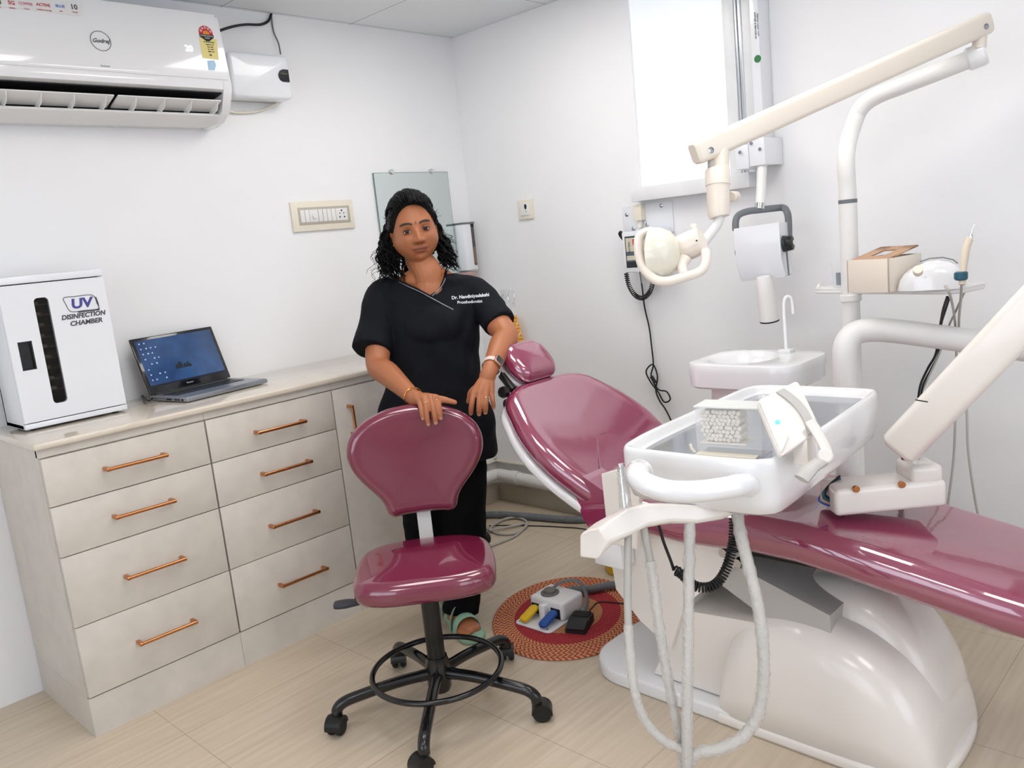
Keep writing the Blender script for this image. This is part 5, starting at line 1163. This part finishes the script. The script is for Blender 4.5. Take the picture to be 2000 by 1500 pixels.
# legs core
HPL, HPR = W(905, 850, 3.0), W(800, 850, 3.0)
KNL, KNR = W(906, 1010, 2.96), W(828, 1015, 2.98)
ANL = V((-1.115, -.835, .085)); ANR = V((-1.05, -.735, .085))
limb(skin, [(HPL, .075), (KNL, .05), (ANL, .033)]); limb(skin, [(HPR, .075), (KNR, .05), (ANR, .033)])
def foot(mb, heel, d, L=.225):
    d = d.normalized(); n = V((-d.y, d.x, 0)); base = V((heel.x, heel.y, 0)); z0 = .022
    rings = []
    for g, w_, h_ in ((0, .018, .03), (.04, .028, .05), (.15, .032, .068), (.3, .033, .072), (.45, .036, .058), (.6, .041, .044), (.75, .045, .034), (.86, .044, .026), (.93, .038, .022), (.955, .030, .018)):
        rings.append([base+d*(g*L)+n*(w_*cos(a))+UP*(z0+(h_*(sin(a)**.8) if sin(a) > 0 else 0)) for a in [2*pi*j/20 for j in range(20)]])
    mb.loft(rings)
    for i in range(5):
        q = base+d*(L*(.90-.030*abs(i-.6)))+n*((i-2)*.0165)*1.0; r_ = .012 if i == 0 else .0085
        limb(mb, [(q+UP*(z0+.012), r_), (q+d*(.030-.004*i*.6)+UP*(z0+.008), r_*.95)], 10, 3)
FL = V((-.09, -.22, 0)); HL_ = V((-1.108, -.822, 0)); FR = V((-.10, -.20, 0)); HR_ = V((-1.035, -.715, 0))
foot(skin, HL_, FL); foot(skin, HR_, FR)
# ---- arms
SHR, ELR, WRR = W(744, 590, 2.975), W(738, 712, 2.86), W(808, 776, 2.645)
SHL, ELL, WRL = W(938, 586, 2.985), W(988, 655, 2.845), W(957, 722, 2.655)
limb(skin, [(SHR, .052), (SHR.lerp(ELR, .5), .048), (ELR, .041), (ELR.lerp(WRR, .3), .041), (ELR.lerp(WRR, .7), .032), (WRR, .0255), (W(816, 779, 2.625), .026)], 24)
limb(skin, [(SHL, .052), (SHL.lerp(ELL, .5), .048), (ELL, .042), (ELL.lerp(WRL, .3), .041), (ELL.lerp(WRL, .7), .032), (WRL, .026), (W(952, 736, 2.65), .027)], 24)
# ---- right hand on the stool back
def quadpalm(mb, knk, wr, th):
    """palm as a lofted set of flattened tubes from wrist to each knuckle"""
    for kq, r_ in knk: limb(mb, [(wr, th), (wr.lerp(kq, .5), th*.9), (kq, r_)], 12, 4)
wr = W(817, 779, 2.625)
KR = [W(819, 783, 2.585), W(829, 778, 2.578), W(840, 776, 2.578), W(852, 777, 2.585)]     # pinky .. index
quadpalm(skin, [(KR[0], .011), (KR[1], .0115), (KR[2], .012), (KR[3], .0118)], wr, .020)
FRr = [[(822, 796, 2.566), (824, 808, 2.563), (826, 818, 2.566)], [(832, 793, 2.558), (834, 812, 2.556), (836.5, 829, 2.562)], [(845, 793, 2.558), (849, 811, 2.556), (851, 826, 2.562)], [(857, 791, 2.566), (859.5, 805, 2.564), (861, 817, 2.568)]]
FINR = []
for kq, fp, r_ in zip(KR, FRr, (.0074, .0084, .0088, .0085)):
    P = [kq]+[W(*q) for q in fp]; FINR.append(P)
    limb(skin, [(P[0], r_*1.12), (P[1], r_*1.05), (P[2], r_), (P[3], r_*.85)], 14, 5)
TH = [wr.lerp(KR[3], .45), W(862, 780, 2.575), W(877, 783, 2.572), W(889, 786, 2.575)]
limb(skin, [(TH[0], .015), (TH[1], .0115), (TH[2], .0092), (TH[3], .0075)], 14, 5)
# ---- left hand hanging
wl = W(951, 738, 2.65)
KL = [W(925, 768, 2.63), W(937, 768, 2.622), W(949, 768, 2.624), W(960, 766, 2.634)]   # index .. pinky
quadpalm(skin, [(KL[0], .0115), (KL[1], .012), (KL[2], .0115), (KL[3], .0105)], wl, .0205)
FLl = [[(922, 786, 2.622), (920, 799, 2.63), (919.5, 808, 2.642)], [(936, 787, 2.612), (935.5, 800, 2.618), (935.5, 809, 2.63)], [(948.5, 786, 2.612), (948.3, 798, 2.62), (948, 806, 2.632)], [(962, 780, 2.628), (963.5, 790, 2.634), (964, 797, 2.642)]]
FINL = []
for kq, fp, r_ in zip(KL, FLl, (.0085, .0088, .0085, .0075)):
    P = [kq]+[W(*q) for q in fp]; FINL.append(P)
    limb(skin, [(P[0], r_*1.12), (P[1], r_*1.05), (P[2], r_), (P[3], r_*.85)], 14, 5)
limb(skin, [(wl.lerp(KL[0], .4), .014), (W(921, 765, 2.665), .0105), (W(917, 777, 2.672), .009), (W(914.5, 785, 2.675), .0075)], 14, 5)
sk = fuse(skin, .0026, 3, .45)
# pigment: lips, brows, under-eye, hands' nails
k = NT('skin'); b = k.b; at = k.n('Attribute'); at.attribute_name = 'pigment'; k.l(at.outputs['Color'], b.inputs['Base Color'])
b.inputs['Roughness'].default_value = .46; b.inputs['Subsurface Weight'].default_value = .12; b.inputs['Subsurface Radius'].default_value = (1, .35, .18); b.inputs['Subsurface Scale'].default_value = .006
nz = k.n('TexNoise'); nz.inputs['Scale'].default_value = 260; bp = k.n('Bump'); bp.inputs['Strength'].default_value = .12; bp.inputs['Distance'].default_value = .002
k.l(nz.outputs[0], bp.inputs['Height']); k.l(bp.outputs[0], b.inputs['Normal']); M['skin'] = k.m
body = obj('body', sk, 'skin', person, ang=180)
SK = lin('ab6b46'); LIP = lin('8a473c'); DK = lin('6d3d27'); BRW = lin('1c1210'); NAIL = lin('cf9a84')
ca = body.data.color_attributes.new('pigment', 'FLOAT_COLOR', 'POINT')
tips = [f_[3]+(f_[3]-f_[2]).normalized()*.003+(CAM-f_[3]).normalized()*.006 for f_ in FINR+FINL]
for i, p in enumerate(sk.v):
    c = SK; x, y, z = HL(p)
    def mixc(a, b2, t_): return tuple(a[q]+(b2[q]-a[q])*t_ for q in range(3))
    if abs(x) < .09 and -.13 < y < .13 and z > 0:
        lipm = max(sst(.0062, .0040, abs(y+.0548+.0035*(abs(x)/.026)**2))*sst(.028, .024, abs(x)), sst(.0068, .0045, abs(y+.0638-.0035*(abs(x)/.024)**2))*sst(.026, .021, abs(x)))
        c = mixc(c, LIP, min(1, lipm*.75)); c = mixc(c, lin('4a211b'), .9*G(y+.0593, .0013)*sst(.029, .024, abs(x)))
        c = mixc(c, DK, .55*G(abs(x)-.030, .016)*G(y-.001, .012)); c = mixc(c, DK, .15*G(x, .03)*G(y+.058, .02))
        ey = .0262+.0045*(1-((abs(x)-.031)/.02)**2)
        bm = sst(.0050, .0028, abs(y-ey))*sst(.010, .014, abs(x))*sst(.056, .048, abs(x))
        c = mixc(c, BRW, min(1, bm))
        c = mixc(c, BRW, .95*sst(.0022, .0010, abs(x+.0))*sst(.005, .003, abs(y-.030)))
        c = mixc(c, DK, .85*(G(abs(x)-.0075, .0035)*G(y+.0385, .003)))
    for tp_ in tips:
        if (p-tp_).length < .0068: c = mixc(c, NAIL, .8)
    ca.data[i].color = (*c, 1)
# ---- eyes
scl = mat('eye_white', 'b9afa8', .35, spec=.3); iris = mat('dark_iris', '140b08', .25, spec=.4); lidm = mat('eyelid_skin', '7d4a30', .5)
for s_ in (-1, 1):
    EC = HP(s_*.0315, .0055, .0715); R_ = .0140
    ey = obj('eye', MB().ball(EC, R_, n=16), scl, person)
    lk = (CAM-EC).normalized()
    obj('iris', MB().lathe([(.0001, R_*1.035)]+[(R_*sin(a)*1.012, R_*cos(a)*1.025) for a in [radians(x) for x in (4, 10, 18, 26, 33)]]+[(.001, R_*.85)], EC, lk, 20), iris, ey)
    for nm, e0_, e1_ in (('upper_eyelid', 19, 80), ('lower_eyelid', -70, -19)):
        rings = []
        for q in range(7):
            el = radians(e0_+(e1_-e0_)*q/6); row = []
            for j in range(17):
                az = radians(-72+144*j/16); fall = 1-(abs(-72+144*j/16)/72)**2
                e2 = el if nm[0] == 'u' and q else (radians(e0_*fall-4*(1-fall)) if nm[0] == 'u' else (radians(e0_*(q < 0)+(e0_ if q else 0)+(e1_-e0_)*q/6) if q < 6 else radians(e0_*fall-4*(1-fall))))
                if nm[0] == 'l': e2 = radians((e0_*fall-4*(1-fall))+(e1_-(e0_*fall-4*(1-fall)))*q/6)
                else: e2 = radians((e0_*fall-4*(1-fall))+(e1_-(e0_*fall-4*(1-fall)))*q/6)
                d = hx_*(sin(az)*cos(e2))+hy_*sin(e2)+hz_*(cos(az)*cos(e2)); row.append(EC+d*R_*1.07)
            rings.append(row)
        obj(nm, MB().loft(rings, False, False, False), lidm, person, ang=180)
        obj('lash_line', MB().tube([p+hz_*.0004 for p in rings[0]], .0011 if nm[0] == 'u' else .0006, 6), 'dark', person)
# ---- hair cap
random.seed(11)
def hline(ax):
    t_ = min(1, ax/.074); return .091-.012*t_-.075*t_**3.2
def hairfn(a, b_, c_):
    p = headp(a, b_, c_); x, y, z = p
    front = y-hline(abs(x)) if z > -.012 else (.03 if y > -.075 else -.02)
    if z > -.012 and abs(x) > .0705: front = min(front, .02) if y > .0 else (y+.0)
    m_ = sst(-.006, .006, front)
    if z <= -.012: m_ = sst(-.105, -.08, y)
    th = .013+.009*max(0, b_)+.0035*sin(a*19+3*b_)*sin(b_*15+4*c_)+.0022*sin(a*41+c_*13)*sin(b_*37)
    if z < 0: th += .006*(-c_)
    off = -.006*(1-m_)+th*m_
    return headp(a, b_, c_, off)
k = NT('black_hair'); b = k.b; b.inputs['Base Color'].default_value = (*lin('15130f'), 1); b.inputs['Base Color'].default_value = (.004, .0036, .004, 1); b.inputs['Roughness'].default_value = .5; b.inputs['Specular IOR Level'].default_value = .14
tc = k.n('TexCoord'); nz = k.n('TexNoise'); nz.inputs['Scale'].default_value = 90; nz.inputs['Detail'].default_value = 4; nz.inputs['Distortion'].default_value = 2; k.l(tc.outputs['Object'], nz.inputs[0])
bp = k.n('Bump'); bp.inputs['Strength'].default_value = .9; bp.inputs['Distance'].default_value = .006; k.l(nz.outputs[0], bp.inputs['Height']); k.l(bp.outputs[0], b.inputs['Normal']); M['hair'] = k.m
hair = sphere_mb(hairfn, 130, 90)
# combed-back strands over the crown
for i in range(170):
    a0 = random.uniform(-1, 1); x0 = a0*.070; g0 = random.uniform(0, .9)
    y0 = hline(abs(x0))+.002
    pts = []
    for q in range(7):
        t_ = q/6; th_ = t_*1.9+g0*.9
        u = V((a0*(1-.25*t_), cos(th_-.55)*.9+.2, sin(.9-th_)+.12)).normalized()
        u = V((a0*.93*(1+.1*t_), max(.02, cos(th_*.9-.5)), cos(th_*.9+.35))); u.normalize()
        p = headp(u.x, u.y, u.z, .0155+.010*max(0, u.y)+random.uniform(-.002, .0045))
        pts.append(HP(*p))
    hair.tube(spl(pts, 3), [.0006]+[.0022]*17+[.0006], 5)
# long wavy locks down both sides and the back
def lock(p0, p1, side, n=9, amp=.008, r_=.0032, ph=0, sway=.02):
    P = []
    fr = random.uniform(2.2, 3.6)
    for q in range(n):
        t_ = q/(n-1); c = p0.lerp(p1, t_)+Xc*(side*sway*sin(pi*t_))+PF*(-.012*sin(pi*t_))
        w_ = amp*(.3+t_); c += Xc*(w_*sin(fr*2*pi*t_+ph))+PF*(w_*.8*cos(fr*2*pi*t_+ph)); P.append(c)
    Q = spl(P, 4); m_ = len(Q)
    return Q, [r_*(1-.75*(i/(m_-1))**2)+.0004 for i in range(m_)]
for i in range(120):
    p0 = HP(-.068+random.uniform(-.012, .018), random.uniform(-.01, .05), random.uniform(-.06, -.014))
    p1 = W(random.uniform(742, 790), random.uniform(500, 556), random.uniform(2.90, 3.0))
    Q, R = lock(p0, p1, -1, r_=random.uniform(.0026, .0052), ph=random.uniform(0, 6), amp=random.uniform(.005, .013)); hair.tube(Q, R, 6)
for i in range(85):
    p0 = HP(.066+random.uniform(-.014, .010), random.uniform(-.03, .04), random.uniform(-.06, -.018))
    p1 = W(random.uniform(858, 892), random.uniform(495, 530), random.uniform(2.93, 3.0))
    Q, R = lock(p0, p1, 1, r_=random.uniform(.0026, .0050), ph=random.uniform(0, 6), amp=random.uniform(.005, .012), sway=.008); hair.tube(Q, R, 6)
for i in range(60):
    p0 = HP(random.uniform(-.05, .05), random.uniform(-.06, .02), -.085); p1 = W(random.uniform(790, 870), random.uniform(560, 600), 3.10)
    Q, R = lock(p0, p1, 0, r_=.004, ph=random.uniform(0, 6), amp=.006); hair.tube(Q, R, 6)
for i in range(26):   # fly-away curls
    s_ = random.choice((-1, -1, 1)); p0 = HP(s_*.07, random.uniform(-.06, .03), -.03)
    p1 = W(random.uniform(722, 765) if s_ < 0 else random.uniform(875, 898), random.uniform(500, 562) if s_ < 0 else random.uniform(470, 520), 2.97)
    Q, R = lock(p0, p1, s_, r_=.0007, ph=random.uniform(0, 6), amp=.011, n=11); hair.tube(Q, R, 4)
for i in range(60):
    a = random.uniform(-1.5, 1.5); u = V((sin(a)*random.uniform(.7, 1), cos(a)*.9+.1, random.uniform(-.3, .5))).normalized(); p = headp(u.x, u.y, u.z, .018)
    d = V((u.x, u.y, 0)); P = [HP(*(p+d*.004*q+V((random.uniform(-.003, .003), random.uniform(-.003, .003), 0)))) for q in range(4)]
    hair.tube(spl(P, 3), .0005, 4)
obj('hair', hair, 'hair', person, ang=180)
# ---- scrub top
cl = MB()
shell = [ering(c, hw, hd, -.06) for c, hw, hd in tc_[:9]]
shell[0] = ering(W(838, 536, TT), 50*S_, .062, -.05); shell[1] = ering(W(846, 546, TT), 80*S_, .070, -.06)
low = [(852, 832, 114, .132), (855, 868, 116, .136), (856, 892, 117, .138)]
shell += [ering(W(u, v_, TT), hw*S_, hd, -.06) for u, v_, hw, hd in low]
cl.loft(shell)
# bust volume
cl.ball(W(850, 636, TT)+PF*.050, .125, .085, .085, 18, Matrix.Rotation(math.atan2(PL.y, PL.x), 4, 'Z'))
ex = (ELR-SHR).normalized()
limb(cl, [(W(775, 568, 2.985), .055), (W(748, 582, 2.985), .066), (W(738, 625, 2.95), .066), (W(729, 664, 2.92), .063)], 28)
cl.tube([W(738, 640, 2.935), W(728, 685, 2.885)], [.064, .067], 28)
limb(cl, [(W(905, 560, 2.985), .046), (W(932, 572, 2.985), .053), (W(958, 604, 2.94), .055)], 28)
cl.tube([W(946, 590, 2.96), W(977, 634, 2.885)], [.053, .0575], 28)
top = fuse(cl, .0045, 10, .5)
from mathutils import noise as NS
Hc = NB
for i, p in enumerate(top.v):        # folds
    q = V((p.dot(PL)*1.0, p.dot(PF)*1.0, p.z))
    r_ = (p-W(850, 660, TT)); r_.z = 0; r_ = r_.normalized() if r_.length > 1e-4 else PF
    f1 = NS.noise(V((q.x*11+q.z*6, q.y*7, q.z*7-q.x*5))); f2 = NS.noise(V((q.x*26-q.z*9, q.y*17, q.z*13)))
    lowf = sst(1.25, .85, p.z)
    f3 = sin(q.x*34+2.2*NS.noise(q*5)+q.z*6)*.5
    top.v[i] = p+r_*(f1*.014+f2*.005+f3*.007*lowf)
# V-neck opening, cut in the front plane
def fp(p):      # picture-plane coordinates of a world point, taken in the person's own frontal plane
    d = p-NB; return d.dot(PL), d.z
def fq(u, v_, t_=2.87): return fp(W(u, v_, t_))
VN = [fq(764, 541), fq(790, 553), fq(815, 565), fq(842, 578), fq(855, 566), fq(866, 548), fq(869, 528), fq(858, 515), fq(800, 515), fq(770, 525)]
def inpoly(x, y, P):
    c = False; j = len(P)-1
    for i in range(len(P)):
        if (P[i][1] > y) != (P[j][1] > y) and x < (P[j][0]-P[i][0])*(y-P[i][1])/(P[j][1]-P[i][1])+P[i][0]: c = not c
        j = i
    return c
ctr = W(842, 560, 2.985)
fc = []
for f in top.f:
    c = sum((top.v[i] for i in f), V((0, 0, 0)))/len(f); x, y = fp(c)
    if inpoly(x, y, VN) and (c-ctr).dot(PF) > -.035: continue
    fc.append(f)
top.f = fc
M['scrub'] = mat('black_scrub_cloth', '101218', .8, bump=.25, bscale=260, spec=.2)
topo = obj('scrub_top', top, 'scrub', person, ang=180)
from mathutils.bvhtree import BVHTree
tree = BVHTree.FromPolygons(top.v, top.f)
def on(u, v_, off=.002, tr=tree):
    d = ray(u, v_).normalized(); h = tr.ray_cast(CAM, d); return (h[0]-d*off) if h[0] else W(u, v_, 2.87)
pip = mat('grey_piping', '8d9094', .6)
skt = BVHTree.FromPolygons(sk.v, sk.f)
ed1 = [on(u, v_) for u, v_ in ((757, 537), (768, 543), (780, 549), (800, 559), (820, 568), (842, 580), (862, 591), (885, 603))]
ed2 = [on(u, v_) for u, v_ in ((872, 527), (870, 535), (868, 546), (862, 558), (853, 569), (843, 578))]
# keep edge points in front by snapping outliers to their neighbours' depth
def tidy(P):
    D = sorted((p-CAM).dot(_F) for p in P); md = D[len(D)//2]
    return [p if abs((p-CAM).dot(_F)-md) < .09 else CAM+(p-CAM)*(md/((p-CAM).dot(_F))) for p in P]
ed1, ed2 = tidy(ed1), tidy(ed2)
obj('neck_binding', MB().tube(spl(ed1[:6], 6), .0052, 8).tube(spl(ed2, 6), .0052, 8), 'scrub', person)
obj('neck_piping', MB().tube([p+(CAM-p).normalized()*.004-UP*.003 for p in spl(ed1, 6)], .0019, 8).tube([p+(CAM-p).normalized()*.004+PL*.002 for p in spl(ed2, 6)], .0017, 8), pip, person)
# embroidered lettering, wrapped on the cloth
def cloth_text(nm, body_, size, u0, v0, slope, m_):
    a = on(u0, v0); b2 = on(u0+40, v0+40*slope); Ux_ = (b2-a).normalized(); N_ = -ray(u0, v0).normalized(); Vy_ = N_.cross(Ux_).normalized()
    if Vy_.z < 0: Vy_ = -Vy_
    o = text(nm, body_, size, a, Ux_, Vy_, m_, person, bold=.0003, align='LEFT'); inv = V(person.location)
    for v_ in o.data.vertices:
        w_ = v_.co+inv; d = (w_-CAM).normalized(); h = tree.ray_cast(CAM, d)
        if h[0] and abs((h[0]-w_).length) < .06: v_.co = h[0]-d*.0016-inv
    return o
cloth_text('name_embroidery', 'Dr. Nandiniyaalakshi', .0165, 882, 582, -.09, 'thread')
cloth_text('title_embroidery', 'Prosthodontist', .0145, 893, 591, -.06, 'thread')
# ---- trousers
tr = MB()
tr.loft([ering(W(852, 790, 2.99), 100*S_, .11, -.05), ering(W(853, 840, 2.99), 108*S_, .118, -.05), ering(W(853, 885, 2.99), 106*S_, .11, -.05)])
limb(tr, [(W(902, 850, 2.99), .088), (W(906, 930, 2.98), .086), (W(907, 1010, 2.97), .078), (W(903, 1100, 2.99), .072), (W(901, 1165, 3.0), .066)], 30)
limb(tr, [(W(803, 850, 2.99), .088), (W(816, 930, 2.99), .084), (W(827, 1010, 3.0), .078), (W(842, 1090, 3.06), .070), (W(850, 1135, 3.10), .064)], 30)
tr.tube([W(903, 1150, 3.0), W(900, 1196, 3.0)], [.064, .060], 26)
tr.tube([W(849, 1120, 3.1), W(853, 1160, 3.12)], [.062, .058], 26)
trf = fuse(tr, .006, 8, .5)
for i, p in enumerate(trf.v):
    d = V((p.x+1.1, p.y+.86, 0)).normalized(); g = 1+1.2*sst(.35, .1, p.z)
    trf.v[i] = p+d*(NS.noise(V((p.x*9, p.y*9, p.z*13)))*.009*g+NS.noise(V((p.x*22, p.y*22, p.z*30)))*.003*g)
obj('trousers', trf, mat('black_trousers', '08090c', .85, bump=.2, bscale=260, spec=.15), person, ang=180)
# ---- sandals
for heel, d in ((HL_, FL), (HR_, FR)):
    d = d.normalized(); n = V((-d.y, d.x, 0)); b0 = V((heel.x, heel.y, 0))
    so_ = [(x, y) for x, y in ((-.02, -.02), (-.028, 0), (-.02, .02), (.02, .034), (.09, .036), (.16, .05), (.21, .052), (.245, .036), (.258, .005), (.25, -.028), (.22, -.046), (.15, -.044), (.08, -.034), (.02, -.034))]
    so_ = [(p.x, p.y) for p in resample(spl([(a, b2, 0) for a, b2 in so_], 5, True), 60)]
    sd_ = obj('sandal', MB().slab(so_, b0, d, UP, .024, .008, -.001), mat('mint_rubber', '93b8a0', .5) if 'mint_rubber' not in bpy.data.materials else bpy.data.materials['mint_rubber'], person)
    st = MB()
    for pa_, pb2, zz, wd_ in ((.165, .165, .058, .020), (.10, .135, .078, .017)):
        P = [b0+d*(pa_+(pb2-pa_)*q/10)+n*(.046*cos(pi*q/10))*1.0+UP*(.014+zz*sin(pi*q/10)**.8) for q in range(11)]
        st.tube(P, wd_, 10, sx=.16, up=UP)
    P = [b0+d*(-.018 if abs(q-5) < 3 else .02)+n*(.033*cos(pi*q/10))+UP*(.02+.045*sin(pi*q/10)) for q in range(11)]
    obj('strap', st, bpy.data.materials['mint_rubber'], sd_)
# ---- watch, bracelet, rings, chain, earrings
wd = (ELL-WRL).normalized(); wc = W(961, 714, 2.667)
ar = (wd.orthogonal()).normalized(); 
a1_ = (CAM-wc); a1_ = (a1_-wd*a1_.dot(wd)).normalized(); a2_ = wd.cross(a1_)
a1_ = (a1_*cos(radians(25))+a2_*sin(radians(25))*(1 if a2_.dot(_X) > 0 else -1)).normalized(); a2_ = wd.cross(a1_)
wcc = WRL.lerp(ELL, .10)
rings = []
for i in range(40):
    a = 2*pi*i/40; cdir = a1_*cos(a)+a2_*sin(a)
    rings.append([wcc+cdir*(.0305+dr)+wd*dw for dr, dw in ((0, -.010), (.0018, -.010), (.0018, .010), (0, .010))])
wb = MB(); n_ = len(rings); o0 = 0
for r_ in rings: wb.v += r_
for i in range(n_):
    for j in range(4): wb.f.append((i*4+j, i*4+(j+1) % 4, ((i+1) % n_)*4+(j+1) % 4, ((i+1) % n_)*4+j))
wt = obj('wristwatch', wb, mat('pale_strap', 'd9c8bd', .5), person, 'wristwatch with a pale strap and a square dark face')
obj('watch_case', MB().slab(rrect(.034, .038, .009, 5), wcc+a1_*.0295, a2_, a1_, .009, .003), mat('rose_case', 'c9a08c', .25, .9), wt)
obj('watch_screen', MB().slab(rrect(.028, .032, .006, 5), wcc+a1_*.038, a2_, a1_, .0012, .0005), mat('watch_glass', '0b0b0d', .08, coat=.5), wt)
def torus(c, ax, r_, w_, n=32, ex=1):
    ax = ax.normalized(); a = ax.orthogonal().normalized(); b2 = ax.cross(a); return [c+(a*cos(2*pi*i/n)+b2*sin(2*pi*i/n))*r_ for i in range(n+1)]
bd_ = (WRR-ELR).normalized(); obj('bracelet', MB().tube(torus(WRR-bd_*.004, bd_+V((0, 0, .15)), .0305, .001), .0016, 8, False), 'gold', person)
for fg, q in ((FINR[3], .55), (FINR[1], .85), (FINL[2], .62)):
    c = fg[0].lerp(fg[1], q); ax = fg[1]-fg[0]; rg3 = obj('finger_ring', MB().tube(torus(c, ax, .0094, .001, 24), .0014, 8, False), 'gold', person)
    obj('ring_stone', MB().ball(c+((CAM-c)-ax*((CAM-c).dot(ax)/ax.dot(ax))).normalized()*.0108, .0024, n=8), 'chrome', rg3)
def onsk(u, v_, off=.0015): return on(u, v_, off, skt)
ch = [onsk(u, v_) for u, v_ in ((787, 526), (789, 535), (791, 544), (794, 551))]; ch2 = [onsk(u, v_) for u, v_ in ((861, 520), (862, 530), (861, 540), (858, 549))]
ch, ch2 = tidy(ch), tidy(ch2)
obj('gold_chain', MB().tube(spl(ch, 4), .0014, 6), 'gold', person); obj('gold_chain', MB().tube(spl(ch2, 4), .0014, 6), 'gold', person)
for s_ in (-1, 1): obj('earring', MB().ball(HP(s_*.0775, -.036, -.002), .0033, n=8), 'gold', person)
